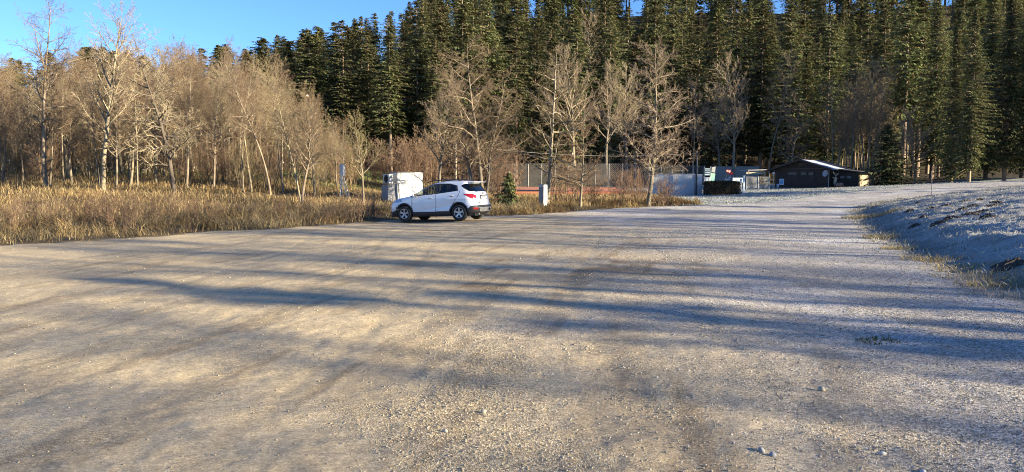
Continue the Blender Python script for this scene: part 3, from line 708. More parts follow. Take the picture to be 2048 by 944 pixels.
# ---- trees to the right of the frame that throw the long shadows over the lot
def shade_trees():
    g = rs(4); KN = []
    for k, (kd, dn) in enumerate((('tall', .45), ('fan', .5), ('pole', .8))):
        t, c = tree_meshes(kd, 300 + k, 20.0, dens=dn, rmin=.012); t.materials.append(M_BARK); c.materials.append(M_TWIG); KN.append((t, c))
    for (x, y, k, s) in ((38, -14, 0, 1), (44, -7, 0, 1), (41, 2, 2, .9), (47, 9, 1, 1), (43, 15, 0, .8), (50, -20, 0, 1.1), (56, 4, 2, 1), (60, -12, 1, 1), (52, 22, 0, .9), (64, 16, 1, 1), (70, 28, 0, .8), (66, -13, 1, .9),
                         (40, -3, 2, .8), (45, 4, 2, 1), (49, 13, 2, .9), (39, 9, 2, .7), (54, -3, 2, 1), (48, -14, 2, .9), (62, 8, 2, 1), (58, 18, 2, .9)):
        t, c = KN[k]
        place_tree('bare_tree', t, c, x, y, 'bare tree on the rise to the right of the lot, outside the picture', 'tree', 'trees right of the lot', g.uniform(0, 6.28), s)
    for (x, y, s) in ((75, 20, .7), (60, 66.5, .6), (68, 64, .6), (60, 46.2, 1.0), (61.5, 49.5, 1.02), (69, 57.5, .5), (62, 82, .95), (70, 79, 1), (76, 85, 1), (67, 74, .8)):
        t, c = SPR[3 if 44 < y < 51 else g.randint(0, 8)]
        place_tree('spruce_tree', t, c, x, y, 'tall spruce on the rise to the right, outside the picture', 'spruce', 'spruces right of the lot', g.uniform(0, 6.28), s)
shade_trees()
_t, _c = tree_meshes('broad', 310, 8.6, dens=1.5, rmin=.014); _t.materials.append(M_BARK); _c.materials.append(M_TWIG)
place_tree('bare_tree', _t, _c, 28.5, -1.9, 'short broad bare tree on the rise to the right, outside the picture', 'tree')

# ------------------------------------------------------------------ grasses
def blades(base, h, w, lean_az, bend, colr):
    n = len(base); g = rs(n)
    t = np.array([0, .4, .75, 1.0]); wt = np.array([1, .85, .55, .12])
    ld = np.stack([np.cos(lean_az), np.sin(lean_az), np.zeros(n)], 1)
    wa = lean_az + math.pi / 2 + g.normal(0, .6, n); wd = np.stack([np.cos(wa), np.sin(wa), np.zeros(n)], 1)
    P = base[:, None] + ld[:, None] * (bend * h)[:, None, None] * (t ** 2)[None, :, None]
    P[:, :, 2] += h[:, None] * (t[None] * (1 - .45 * np.clip(bend, 0, 1.6)[:, None] * t[None] ** 1.5))
    o = wd[:, None] * (w[:, None] * wt[None])[:, :, None] * .5
    V = np.stack([P - o, P + o], 2).reshape(n, 8, 3)
    q = np.array([[0, 1, 3, 2], [2, 3, 5, 4], [4, 5, 7, 6]])[None] + (np.arange(n) * 8)[:, None, None]
    return V.reshape(-1, 3), q.reshape(-1, 4), np.repeat(colr[:, None], 8, 1).reshape(-1, 3)
def grass():
    g = rs(12)
    pal = np.array([[.29, .215, .105], [.25, .18, .085], [.36, .285, .16], [.17, .105, .05], [.12, .09, .045], [.22, .185, .11]])
    # tall dry verge grass, in tussocks
    def region(n, x0, x1, y0, y1, d0, d1):
        x = g.uniform(x0, x1, n); y = g.uniform(y0, y1, n); dv = sdist(x, y, VERGE) + edge_noise(x, y)
        m = (dv > d0) & (dv < d1) & (np.abs(x) < .78 * y + 3) & (x < 12.5)
        car = (np.abs(x + 3) < 3.2) & (y > 28) & (y < 33.0); m &= ~car
        return x[m], y[m], dv[m]
    x, y, dv = region(340000, -24, 13, 12, 56, -.55, 7.5)
    cl = vnoise(x * 1.5, y * 1.5, 201); kp = g.uniform(size=len(x)) < (.06 + .9 * sstep(.32, .72, cl)) * np.where(dv < .0, .14, np.where(dv < .6, .55, 1)) * .8
    x, y, dv, cl = x[kp], y[kp], dv[kp], cl[kp]; n = len(x)
    big = sstep(2, -8, x)
    h = (.18 + .80 * cl ** 1.3 + .45 * g.uniform(size=n) ** 2) * (.64 + .14 * big) * np.maximum(sstep(-.4, 1.0, dv + .2), .16) * (1 - .35 * sstep(4, 7, dv))
    az = vnoise(x * .8, y * .8, 205) * 12 + g.normal(0, .7, n)
    kind = vnoise(x * .45, y * .45, 207) + g.normal(0, .16, n)
    ci = np.digitize(kind, [.28, .42, .56, .68, .8]); col = pal[np.array([3, 4, 1, 0, 5, 2])[np.clip(ci, 0, 5)]] * (g.uniform(.7, 1.25, n) * (.55 + .9 * vnoise(x * 2.6 + 3, y * 2.6, 209)))[:, None]
    V, Q, C = blades(np.stack([x, y, lot_z(x, y) - .03], 1), h, g.uniform(.007, .017, n) * (.7 + y / 45), az, g.uniform(.15, 1.2, n) + 1.2 * g.uniform(size=n) ** 2, col)
    tag(link('dry_grass', mesh_np('dry_grass', V, Q, None, C), M_BLADE), 'tall dry straw coloured grass along the edge of the lot', 'grass', kind='stuff')
    print('grass', n)
    x, y, dv = region(330000, -45, 13, 24, 72, 6.5, 60)
    m = ~((y > 58) & (x < -6) & (g.uniform(size=len(x)) < .8)) & (vnoise(x * .5, y * .5, 221) + g.uniform(-.3, .3, len(x)) > .46)
    x, y = x[m], y[m]; n = len(x)
    h = g.uniform(.15, .6, n) * (1 - .3 * sstep(45, 65, y)); col = pal[g.choice([0, 0, 2, 4, 3], n)] * g.uniform(.8, 1.4, n)[:, None]
    V, Q, C = blades(np.stack([x, y, HH(x, y) - .03], 1), h, g.uniform(.018, .035, n), g.uniform(0, 6.28, n), g.uniform(.1, 1.0, n), col)
    tag(link('golden_grass', mesh_np('golden_grass', V, Q, None, C), M_BLADE), 'lower golden dry grass of the field behind the verge', 'grass', kind='stuff')
    print('golden', n)
    # frosted short grass on the bank and along its foot
    n = 260000; yy = g.uniform(5, 56, n); xx = .1 * yy + g.uniform(2, 34, n)
    df = -sdist(xx, yy, FOOT) + edge_noise(xx + 40, yy) * .9
    m = (df > -.1) & (df < 16) & (np.abs(xx) < .74 * yy + 1) & (g.uniform(size=n) < .25 + .9 * vnoise(xx * 2.2, yy * 2.2, 231)); x, y, df = xx[m], yy[m], df[m]; n = len(x)
    h = g.uniform(.04, .13, n) * (1 + .5 * np.exp(-((df - .3) / .5) ** 2))
    fr = np.array([[.33, .34, .33], [.41, .41, .40], [.23, .24, .20], [.22, .19, .13]]); ed = np.exp(-((df - .2) / 1.0) ** 2)
    pick = np.where(g.uniform(size=n) < ed * .35, 3, g.choice([0, 1, 2], n)); col = fr[pick] * g.uniform(.8, 1.2, n)[:, None]
    V, Q, C = blades(np.stack([x, y, lot_z(x, y) - .01], 1), h, g.uniform(.008, .018, n) * (.6 + y / 40), g.uniform(0, 6.28, n), g.uniform(.3, 1.5, n), col)
    tag(link('frosty_grass', mesh_np('frosty_grass', V, Q, None, C), M_BLADE), 'short frosted grass on the shaded bank to the right', 'grass', kind='stuff')
    print('frosty', n)
    n = 90000; x = g.uniform(10, 50, n); y = g.uniform(46, 84, n); dv = sdist(x, y, VERGE)
    m = (dv > .3) & (g.uniform(size=n) < vnoise(x * 1.1, y * 1.1, 241)); x, y = x[m], y[m]; n = len(x)
    col = fr[g.choice([0, 1, 2], n)] * g.uniform(.7, 1.1, n)[:, None]
    V, Q, C = blades(np.stack([x, y, HH(x, y) - .02], 1), g.uniform(.05, .16, n), g.uniform(.03, .06, n), g.uniform(0, 6.28, n), g.uniform(.3, 1.5, n), col)
    tag(link('meadow_grass', mesh_np('meadow_grass', V, Q, None, C), M_BLADE), 'frosted meadow grass between the road and the wooden hut', 'grass', kind='stuff')
grass()
# ------------------------------------------------------------------ white car
M_PAINT = pmat('white_paint', (.78, .79, .80), (.75, .76, .77), 3, rough=.28, coat=.6)
M_BLACKP = pmat('black_plastic', (.022, .022, .024), (.03, .03, .032), 30, rough=.55)
M_RUBBER = pmat('rubber', (.018, .018, .018), (.03, .028, .026), 20, rough=.85)
M_SILVER = pmat('alloy', (.55, .56, .58), (.48, .49, .5), 8, rough=.32, metal=.7)
M_SEAM = pmat('seam_dark', (.03, .03, .035), rough=.8)
M_RED = pmat('lamp_red', (.42, .012, .015), (.30, .008, .012), 20, rough=.12, coat=.8)
M_CLEAR = pmat('lamp_clear', (.62, .62, .64), (.3, .3, .32), 25, rough=.1, coat=.8)
M_HEAD = pmat('lamp_front', (.18, .19, .21), (.45, .46, .48), 14, rough=.08, coat=1.0)
M_PLATE = pmat('plate_white', (.75, .75, .74), rough=.4)
M_INK = pmat('ink', (.015, .015, .02), rough=.6)
M_SEAT = pmat('seat_dark', (.03, .03, .032), rough=.9)
M_WHITE = pmat('white_coat', (.64, .64, .61), (.54, .54, .50), 1.2, rough=.5)
M_GREY = pmat('grey_coat', (.30, .31, .32), (.25, .26, .27), 2, rough=.6)
M_CONC = pmat('concrete', (.40, .40, .385), (.27, .275, .27), 1.6, rough=.9, bump=.2)
M_STEEL = pmat('galvanised', (.42, .43, .43), (.33, .34, .34), 6, rough=.5, metal=.5)
M_DARKW = pmat('dark_wood', (.026, .018, .014), (.05, .034, .024), 2, rough=.8, bump=.3, stretch=(1, 1, 8))
M_PALEW = pmat('weathered_wood', (.30, .24, .16), (.40, .33, .23), 3, rough=.9, bump=.3, stretch=(6, 6, .6))
M_CLAY = pmat('red_clay', (.40, .15, .085), (.30, .105, .06), .8, rough=.95)
def glass_mat(name, tint, mixv):
    m, nt, p = mat_new(name); L = nt.links
    tr = N(nt, 'ShaderNodeBsdfTransparent'); tr.inputs[0].default_value = (*tint, 1)
    gl = N(nt, 'ShaderNodeBsdfGlossy'); gl.inputs['Roughness'].default_value = .02
    lw = N(nt, 'ShaderNodeLayerWeight'); lw.inputs[0].default_value = .5; fr = N(nt, 'ShaderNodeMath', operation='POWER'); fr.inputs[1].default_value = 4.0; L.new(lw.outputs['Facing'], fr.inputs[0])
    mx = N(nt, 'ShaderNodeMixShader'); mm = N(nt, 'ShaderNodeMath', operation='ADD'); mm.inputs[1].default_value = mixv + .04
    L.new(fr.outputs[0], mm.inputs[0]); L.new(mm.outputs[0], mx.inputs[0]); L.new(tr.outputs[0], mx.inputs[1]); L.new(gl.outputs[0], mx.inputs[2])
    L.new(mx.outputs[0], nt.nodes['Material Output'].inputs['Surface']); return m
M_GLASS = glass_mat('window_glass', (.52, .57, .53), .01)
M_PRIV = glass_mat('tinted_glass', (.16, .18, .20), .03)

def text_mesh(s, size, depth=.002):
    cu = bpy.data.curves.new('lettering', 'FONT'); cu.body = s; cu.size = size; cu.extrude = depth; cu.align_x = 'CENTER'; cu.align_y = 'CENTER'
    o = bpy.data.objects.new('lettering', cu); COL.objects.link(o); dg = bpy.context.evaluated_depsgraph_get()
    me = bpy.data.meshes.new_from_object(o.evaluated_get(dg)); bpy.data.objects.remove(o); return me

def car():
    cx0, cy0 = -3.0, 31.1
    root = empty('parked_car', (cx0, cy0, hz(cx0, cy0) + .03), 'white compact SUV with black lower cladding parked nose first into the dry grass', 'car', None, R(-23))
    root.rotation_euler = (0, R(-1.9), R(-23))
    XO = 2.139
    def sm(a, k=3):
        for _ in range(k): a = np.concatenate([a[:1], (a[:-2] + 2 * a[1:-1] + a[2:]) / 4, a[-1:]])
        return a
    z = np.concatenate([np.linspace(.21, 1.05, 76), np.linspace(1.062, 1.52, 42), np.linspace(1.528, 1.648, 26)])
    xf = sm(np.interp(z, [.21, .30, .42, .55, .70, .80, .88, .94, .99, 1.03, 1.07, 1.10, 1.2, 1.3, 1.4, 1.5, 1.56, 1.60, 1.63, 1.648],
                      [.16, .06, .02, .0, .02, .06, .14, .30, .52, .78, 1.02, 1.15, 1.32, 1.50, 1.70, 1.94, 2.13, 2.32, 2.58, 2.85]))
    xr = sm(np.interp(z, [.21, .30, .36, .5, .62, .66, .8, .95, 1.05, 1.15, 1.3, 1.4, 1.5, 1.56, 1.60, 1.63, 1.648],
                      [4.02, 4.16, 4.24, 4.278, 4.27, 4.20, 4.18, 4.16, 4.13, 4.08, 3.98, 3.91, 3.86, 3.88, 3.80, 3.45, 3.05]))
    W = sm(np.interp(z, [.21, .30, .45, .6, .8, .95, 1.05, 1.15, 1.3, 1.45, 1.55, 1.6, 1.63, 1.648], [.80, .86, .885, .89, .888, .875, .855, .815, .745, .675, .62, .56, .45, .25]))
    Lf = np.interp(z, [.2, .6, .9, 1.08, 1.2, 1.5, 1.65], [.75, .8, .85, .55, .45, .45, .3]); Lr = np.interp(z, [.2, .6, 1.0, 1.3, 1.5, 1.65], [.42, .42, .42, .38, .36, .3])
    na, ns = 18, 110; p = .55
    rows = []
    for k in range(len(z)):
        a = np.linspace(0, math.pi / 2, na); fx = xf[k] + Lf[k] * (1 - np.cos(a)); fy = W[k] * np.sin(a) ** p
        sx = np.linspace(xf[k] + Lf[k], xr[k] - Lr[k], ns + 2)[1:-1]; sy = np.full(ns, W[k])
        rx = (xr[k] - Lr[k] * (1 - np.cos(a)))[::-1]; ry = (W[k] * np.sin(a) ** p)[::-1]
        X = np.concatenate([fx, sx, rx]); Yh = np.concatenate([fy, sy, ry])
        crease = .58 + .13 * (X - 2.6)                                   # hollow in the doors below a rising crease
        Yh = Yh - .022 * np.exp(-((z[k] - crease) / .10) ** 2) * sstep(1.4, 1.8, X) * (1 - sstep(3.2, 3.5, X)) * (Yh > .5)
        Yh = Yh + .012 * np.exp(-((z[k] - .90) / .05) ** 2) * sstep(2.2, 3.0, X) * (1 - sstep(3.9, 4.1, X)) * (Yh > .5)
        rows.append(np.stack([X, -Yh, np.full(len(X), z[k])], 1))
    G = np.array(rows); nz_, nn = G.shape[:2]
    allV = []; allQ = []; 
    for sgn in (1, -1):
        g = G.copy(); g[:, :, 1] *= sgn; b = len(allV) and sum(len(v) for v in allV)
        allV.append(g.reshape(-1, 3)); i = np.arange(nz_ - 1)[:, None] * nn + np.arange(nn - 1)[None]
        q = np.stack([i, i + 1, i + nn + 1, i + nn], -1).reshape(-1, 4) + (b or 0)
        allQ.append(q if sgn == 1 else q[:, ::-1])
    V = np.concatenate(allV); Q = np.concatenate(allQ)
    C = V[Q].mean(1); x, y, zz = C[:, 0], C[:, 1], C[:, 2]; ay = np.abs(y)
    w_at = np.interp(zz, z, W); side = ay > w_at * .93
    AX = (.905, 3.46); da = [np.hypot(x - a, zz - .335) for a in AX]; dmin = np.minimum(*da)
    part = np.full(len(Q), 'body', object)
    # doors
    dz1 = np.interp(x, [1.3, 1.42, 2.4, 3.2, 3.5], [1.02, 1.035, 1.10, 1.185, 1.22])       # waist line
    fd = side & (x > 1.30) & (x < 2.40) & (zz > .40) & (zz < dz1); rd = side & (x >= 2.40) & (x < 3.22 + .25 * sstep(.7, 1.15, zz)) & (zz > .40) & (zz < dz1) & (da[1] > .455)
    part[fd] = 'front_door'; part[rd] = 'rear_door'
    # side glass
    top = np.interp(x, [1.2, 1.5, 1.75, 2.05, 2.5, 3.0, 3.32, 3.45], [1.06, 1.24, 1.385, 1.495, 1.545, 1.525, 1.44, 1.3])
    sg = (ay > w_at * .80) & (zz > dz1 + .012) & (zz < top) & (x > 1.22) & (x < 3.42 - .35 * (zz - 1.2))
    part[sg] = 'trim'
    gl = sg & (zz > dz1 + .035) & (zz < top - .03) & (x > 1.42) & (x < 3.38 - .35 * (zz - 1.2))
    part[gl & (x < 2.36)] = 'front_pane'; part[gl & (x > 2.46)] = 'rear_pane'
    # windscreen and rear window
    wsn = (zz > 1.11) & (zz < 1.585) & (x < np.interp(zz, z, xf) + .16) & (ay < w_at * .90); part[wsn] = 'windscreen'
    lo = np.maximum(1.16 + .03 * (ay > .5), np.where(ay > w_at * .9, 1.415 - np.clip(x - 3.50, 0, 1) * .62, 0)); hi = np.minimum(1.50, 1.43 + np.clip(x - 3.50, 0, 1) * .5)
    rw = (x > 3.52) & (zz > lo) & (zz < hi) & ~sg; part[rw] = 'rear_window'
    # lamps
    tl = (x > 3.66) & (ay > .56) & (zz < 1.10 - .10 * sstep(.75, .5, ay)) & (zz > 1.075 - (x - 3.66) * .52) & (zz > .80); part[tl] = 'tail_light'
    part[tl & (ay < .70) & (zz < .92)] = 'reverse'
    hl = (x < .80) & (ay > .40) & (zz > .74 + .12 * x) & (zz < .91 + .06 * x); part[hl] = 'headlight'
    # lower cladding
    bl = np.interp(x, [3.4, 3.75, 4.0, 4.3], [.38, .42, .60, .63]); 
    clad = (dmin < .452) & side & (zz < .80) | ((zz < .375 + .02 * (x - .9)) & (x > .5) & (x < 3.9)) | ((x > 3.7) & (zz < bl)) | ((x < .75) & (zz < .40 + .05 * (x > .3)))
    part[clad] = 'cladding'
    skid = (x > 4.12) & (ay < .54 - .5 * (.53 - zz)) & (zz > .36) & (zz < .53); part[skid] = 'skid'
    refl = (x > 3.95) & (ay > .60) & (ay < .80) & (zz > .455) & (zz < .54); part[refl] = 'reflector'
    hole = (dmin < .392) & (ay > .45); part[hole] = 'none'
    seam = ((np.abs(x - 1.30) < .012) | (np.abs(x - 2.40) < .010) | (np.abs(x - (3.22 + .25 * sstep(.7, 1.15, zz))) < .011)) & (fd | rd | side) & (zz > .40) & (zz < dz1) & ~hole & ~clad
    seam |= side & (zz > .385) & (zz < .40) & (x > 1.3) & (x < 3.0) & ~clad
    seam |= (x > 3.6) & (ay > .58) & (ay < .595) & (zz > .63) & (zz < 1.1) & (part == 'body')
    O = np.array([XO, 0, 0])
    def emit(name, mask, mats, label=None, parent=root, seamed=False):
        if not mask.any(): return None
        q = Q[mask]; u, inv = np.unique(q, return_inverse=True); q = inv.reshape(q.shape)
        me = mesh_np(name, V[u] - O, q, smooth=True); o = link(name, me, mats, parent)
        if seamed: me.polygons.foreach_set('material_index', seam[mask].astype(np.int32))
        if label: o['label'] = label
        return o
    emit('body', part == 'body', [M_PAINT, M_SEAM], seamed=True)
    L = y < 0
    for nm, d0 in (('front_door', 'door'), ('rear_door', 'door')):
        for s in (True, False):
            d = emit(d0, (part == nm) & (L == s), [M_PAINT, M_SEAM], None, root, True)
            hb = MB(); hx = (2.16 if nm == 'front_door' else 3.13) - XO; hzv = .955 if nm == 'front_door' else 1.035
            hb.box((hx, (-.905 if s else .905), hzv), (.20, .035, .032), bev=.012, ry=-.05); hb.build('handle', M_PAINT, d)
            hb = MB(); hb.box((hx, (-.888 if s else .888), hzv - .018), (.17, .02, .03)); hb.build('handle_recess', M_SEAM, d)
    emit('window_trim', part == 'trim', M_BLACKP)
    for s in (True, False):
        emit('window', (part == 'front_pane') & (L == s), M_GLASS); emit('window', (part == 'rear_pane') & (L == s), M_PRIV)
        emit('tail_light', (part == 'tail_light') & (L == s), M_RED, 'red tail light'); emit('reversing_light', (part == 'reverse') & (L == s), M_CLEAR, 'clear lower lamp of the tail light')
        emit('headlight', (part == 'headlight') & (L == s), M_HEAD); emit('reflector', (part == 'reflector') & (L == s), M_RED)
    emit('windscreen', part == 'windscreen', M_GLASS); emit('rear_window', part == 'rear_window', M_PRIV)
    emit('lower_cladding', part == 'cladding', M_BLACKP); emit('skid_plate', part == 'skid', M_SILVER)
    # roof panel closing the top
    top_ring = G[-1]; me = MB(); loop = [tuple(v - O) for v in top_ring] + [tuple((v * np.array([1, -1, 1])) - O) for v in top_ring[::-1][1:-1]]
    me.poly(loop); me.build('roof', M_PAINT, root)
    m = MB(); m.box((-.02, 0, .27), (3.9, 1.30, .14)); m.build('underbody', M_BLACKP, root)
    for a in AX:                         # dark wheel wells
        m = MB()
        for s in (-1, 1): m.box((a - XO, s * .60, .50), (.80, .32, .50))
    m = MB()
    for a in AX:
        for s in (-1, 1): m.box((a - XO, s * .44, .47), (.86, .04, .52))
    m.build('wheel_well', M_BLACKP, root)
    for s in (-1, 1):
        m = MB(); m.tube([(1.92 - XO, s * .58, 1.60), (2.1 - XO, s * .585, 1.655), (2.7 - XO, s * .58, 1.685), (3.2 - XO, s * .565, 1.67), (3.45 - XO, s * .55, 1.63)], [.018, .022, .022, .022, .016], 6); m.build('roof_rail', M_BLACKP, root)
        m = MB(); m.box((1.47 - XO, s * .985, 1.10), (.13, .20, .15), bev=.04, rz=-.15 * s); mr_ = m.build('mirror', M_PAINT, root)
        m = MB(); m.box((1.44 - XO, s * .89, 1.045), (.08, .10, .05)); m.build('mirror_arm', M_BLACKP, mr_)
        m = MB(); m.box((1.545 - XO, s * .985, 1.10), (.02, .16, .11)); m.build('mirror_glass', M_SEAM, mr_)
    m = MB(); m.box((3.90 - XO, 0, 1.565), (.26, 1.10, .035), bev=.015, ry=.10); m.build('roof_spoiler', M_PAINT, root)
    # licence plate in its dark recess, tailgate marks, exhaust tip, tow cover
    m = MB(); m.box((4.165 - XO, 0, .94), (.03, .62, .19), bev=.01, ry=-.10); m.build('plate_recess', M_BLACKP, root)
    m = MB(); m.box((4.186 - XO, 0, .93), (.012, .52, .115), ry=-.10); pl = m.build('license_plate', M_PLATE, root)
    o = link('plate_lettering', text_mesh('FS  MK 41', .098), M_INK, pl); o.matrix_local = Matrix.Translation((4.194 - XO, 0, .93)) @ Euler((math.pi / 2, 0, math.pi / 2)).to_matrix().to_4x4()
    m = MB(); m.lathe([(.0, .03), (.035, .03), (.045, .0)], Matrix.Translation((4.135 - XO, 0, 1.10)) @ Euler((0, math.pi / 2, 0)).to_matrix().to_4x4(), 16); m.build('emblem', M_SILVER, root)
    m = MB(); m.box((4.195 - XO, -.44, .73), (.012, .16, .025)); m.box((4.195 - XO, -.10, .73), (.012, .10, .03)); m.build('tailgate_badge', M_SEAM, root)
    m = MB(); m.lathe([(.0, -.02), (.045, -.02), (.05, .03), (.05, -.05)], Matrix.Translation((4.27 - XO, .30, .45)) @ Euler((0, math.pi / 2, 0)).to_matrix().to_4x4(), 14); m.build('tow_cover', M_SEAM, root)
    m = MB(); m.tube([(3.5 - XO, -.45, .26), (4.18 - XO, -.47, .27)], .035, 10); m.build('exhaust_pipe', M_STEEL, root)
    # cabin
    m = MB()
    for s in (-1, 1):
        m.box((2.15 - XO, s * .36, .70), (.50, .50, .16), bev=.05); m.box((2.46 - XO, s * .36, 1.0), (.14, .48, .56), bev=.05, ry=.22); m.box((2.56 - XO, s * .36, 1.36), (.10, .27, .17), bev=.04)
    m.build('front_seat', M_SEAT, root)
    m = MB(); m.box((3.05 - XO, 0, .68), (.5, 1.25, .18), bev=.05); m.box((3.36 - XO, 0, .98), (.14, 1.25, .58), bev=.05, ry=.2); m.build('rear_seat', M_SEAT, root)
    m = MB(); m.box((1.30 - XO, 0, .93), (.42, 1.38, .20), bev=.06); m.box((2.5 - XO, 0, .40), (2.6, 1.4, .08)); m.build('dashboard', M_SEAT, root)
    m = MB(); pts = [(1.62 - XO + .10 * math.cos(t) * .5, -.36 + .18 * math.sin(t), 1.02 + .17 * math.cos(t)) for t in np.linspace(0, 2 * math.pi, 18)]; m.tube(pts, .014, 5, False); m.build('steering_wheel', M_SEAT, root)
    # wheels
    for a in AX:
        for s in (-1, 1):
            w = bpy.data.objects.new('wheel', None); COL.objects.link(w); w.parent = root; w.location = (a - XO, s * .785, .335); w.rotation_euler = (math.pi / 2 if s < 0 else -math.pi / 2, 0, 0); w.empty_display_size = .3
            m = MB(); m.lathe([(.21, -.10), (.27, -.112), (.32, -.105), (.336, -.08), (.340, 0), (.336, .08), (.32, .105), (.27, .112), (.215, .10), (.205, .06)], Matrix(), 40); m.build('tyre', M_RUBBER, w, True)
            m = MB(); m.lathe([(.205, .02), (.212, .085), (.212, .104), (.198, .104), (.19, .07), (.185, -.08)], Matrix(), 40)
            for k in range(5):
                t = 2 * math.pi * k / 5 + .3; c, sn = math.cos(t), math.sin(t)
                def rp(r_, o_, h): return (c * r_ - sn * o_, sn * r_ + c * o_, h)
                a_ = [rp(.03, -.030, .085), rp(.03, .030, .085), rp(.195, .040, .10), rp(.195, -.040, .10)]
                m.prism(a_, (0, 0, -.03))
            m.lathe([(0, .10), (.04, .098), (.055, .08), (.055, .04)], Matrix(), 20); m.build('rim', M_SILVER, w)
            m = MB(); m.lathe([(0, .03), (.20, .03)], Matrix(), 28); m.build('brake_disc', M_SEAM, w)
car()

# ------------------------------------------------------------------ cabinets and posts in the grass
def white_cabinet():
    Y = 48.0; x0 = xpx(789, Y); x1 = xpx(837, Y); zb = zpx(404, Y); zt = zpx(345.5, Y); zb = min(zb, hz(x0, Y) + .05); h = zt - zb
    yaw = R(38)
    r = empty('white_cabinet', (xpx(806, Y), Y + .2, zb), 'large white equipment cabinet with an air conditioner on its side, left of the car', 'utility cabinet', None, yaw)
    w = (x1 - x0) * 1.22; d = .95; hw = w / 2
    m = MB(); m.box((0.25, 0, h / 2), (w, d, h), bev=.02); m.build('housing', M_WHITE, r)
    m = MB(); m.box((.25, 0, h + .025), (w + .08, d + .08, .05), bev=.015); m.build('roof', M_GREY, r)
    m = MB(); m.box((.25 + .17 * w, -d / 2 - .004, h / 2 - .02), (.014, .012, h - .12)); m.box((.25 - .32 * w, -d / 2 - .004, h / 2 - .02), (.010, .010, h - .12)); m.build('door_joint', M_GREY, r)
    m = MB(); m.box((.25 + .21 * w, -d / 2 - .02, h * .52), (.03, .04, .16), bev=.008); m.build('door_handle', M_STEEL, r)
    bx = .25 - hw
    m = MB(); m.box((bx - .34, .05, .56), (.58, .85, 1.12), bev=.015); m.build('lower_box', M_GREY, r)
    m = MB(); m.box((bx - .36, -.02, -.02), (1.3, 1.4, .10)); m.build('plinth', M_CONC, r)
    # air conditioner: fan grille towards the left
    a = MB(); a.box((bx - .50, -.18, 1.51), (.34, .80, .60), bev=.03); ac = a.build('air_conditioner', M_WHITE, r)
    Mx = Matrix.Translation((bx - .672, -.24, 1.51)) @ Euler((0, -math.pi / 2, 0)).to_matrix().to_4x4()
    # grille also reads from the front
    a = MB(); a.lathe([(0, .012), (.05, .012), (.05, .006), (.25, .006), (.26, .0)], Mx, 28)
    for q in range(4): a.lathe([(.07 + q * .05, .014), (.085 + q * .05, .014)], Mx, 28)
    a.build('fan_grille', M_SEAM, ac)
    Mf = Matrix.Translation((bx - .50, -.585, 1.51)) @ Euler((math.pi / 2, 0, 0)).to_matrix().to_4x4()
    m = MB(); m.box((bx - .45, -.588, 1.56), (.10, .012, .34)); m.build('vent', M_GREY, ac)
    m = MB(); m.box((bx - .30, -.30, 1.18), (.62, .06, .05)); m.box((bx - .30, .15, 1.18), (.62, .06, .05)); m.build('bracket', M_STEEL, r)
    m = MB(); m.tube([(bx - .06, -.58, 1.30), (bx + .02, -.60, 1.20), (bx + .05, -.60, .6), (bx + .10, -.60, .1)], .035, 8); m.build('pipe', M_GREY, r)
white_cabinet()
def grey_cabinet():
    Y = 45.0; x = xpx(1086, Y); zt = zpx(370, Y); zb = hz(x, Y) - .05; h = zt - zb
    r = empty('grey_cabinet', (x, Y, zb), 'small grey distribution cabinet in the dry grass beside the pale birch trunk', 'utility cabinet', None, R(48))
    m = MB(); m.box((0, 0, h / 2), (.36, .40, h), bev=.01); m.build('housing', pmat('cabinet_grey', (.62, .62, .60), (.52, .52, .5), 3, rough=.6), r)
    m = MB(); m.box((0, 0, h + .02), (.42, .46, .04), bev=.012); m.build('lid', M_GREY, r)
    m = MB(); m.box((-.184, 0, h * .55), (.008, .33, h * .72)); m.build('door', M_GREY, r)
grey_cabinet()
def instrument_box():
    Y = 46.0; x = xpx(686, Y); zb = hz(x, Y); zt = zpx(329, Y)
    r = empty('instrument_box', (x, Y, zb), 'white box on posts with a small ladder at the edge of the left wood', 'instrument box', None, R(-20))
    H = zt - zb; bh = .68
    m = MB(); m.box((0, 0, H - bh / 2), (.26, .26, bh), bev=.015); b = m.build('box', M_WHITE, r)
    m = MB(); m.box((0, 0, H + .012), (.32, .32, .03)); m.build('lid', M_WHITE, b)
    m = MB()
    for zz in (H - .12, H - .22, H - .45): m.box((-.04, -.135, zz), (.12, .012, .03))
    m.build('louvre', M_GREY, b)
    m = MB(); m.bar((-.11, .09, -.2), (-.11, .09, H - bh), .05); m.bar((-.11, -.09, -.2), (-.11, -.09, H - bh), .05); m.build('post', M_WHITE, r)
    m = MB(); top = Vector((.06, -.1, H - bh)); bot = Vector((.62, -.2, 0))
    for o in (-.13, .13): m.bar(top + Vector((0, o, 0)), bot + Vector((0, o, -.1)), .045)
    for k in range(6):
        p_ = top.lerp(bot, (k + .5) / 6); m.bar(p_ + Vector((0, -.13, 0)), p_ + Vector((0, .13, 0)), .035)
    m.build('ladder', M_WHITE, r)
instrument_box()
def slim_post(name, px, Y, pyt, rad, mat, label, cat, capm=None, lean=0.0):
    x = xpx(px, Y); z = hz(x, Y); h = zpx(pyt, Y) - z
    r = empty(name, (x, Y, z), label, cat)
    m = MB(); m.tube([(0, 0, -.2), (lean * .5, 0, h * .5), (lean, 0, h)], [rad, rad * .95, rad * .85], 10); m.build('pole', mat, r, True)
    m = MB(); m.lathe([(rad * .9, 0), (rad * 1.15, .02), (rad * 1.1, .05), (0, .07)], Matrix.Translation((lean, 0, h - .01)), 12); m.build('cap', capm or mat, r)
    return r, Vector((x + lean, Y, z + h))
_, PT1 = slim_post('wooden_pole', 912, 50, 287, .075, M_PALEW, 'pale wooden pole behind the roof of the white car', 'pole', M_STEEL)
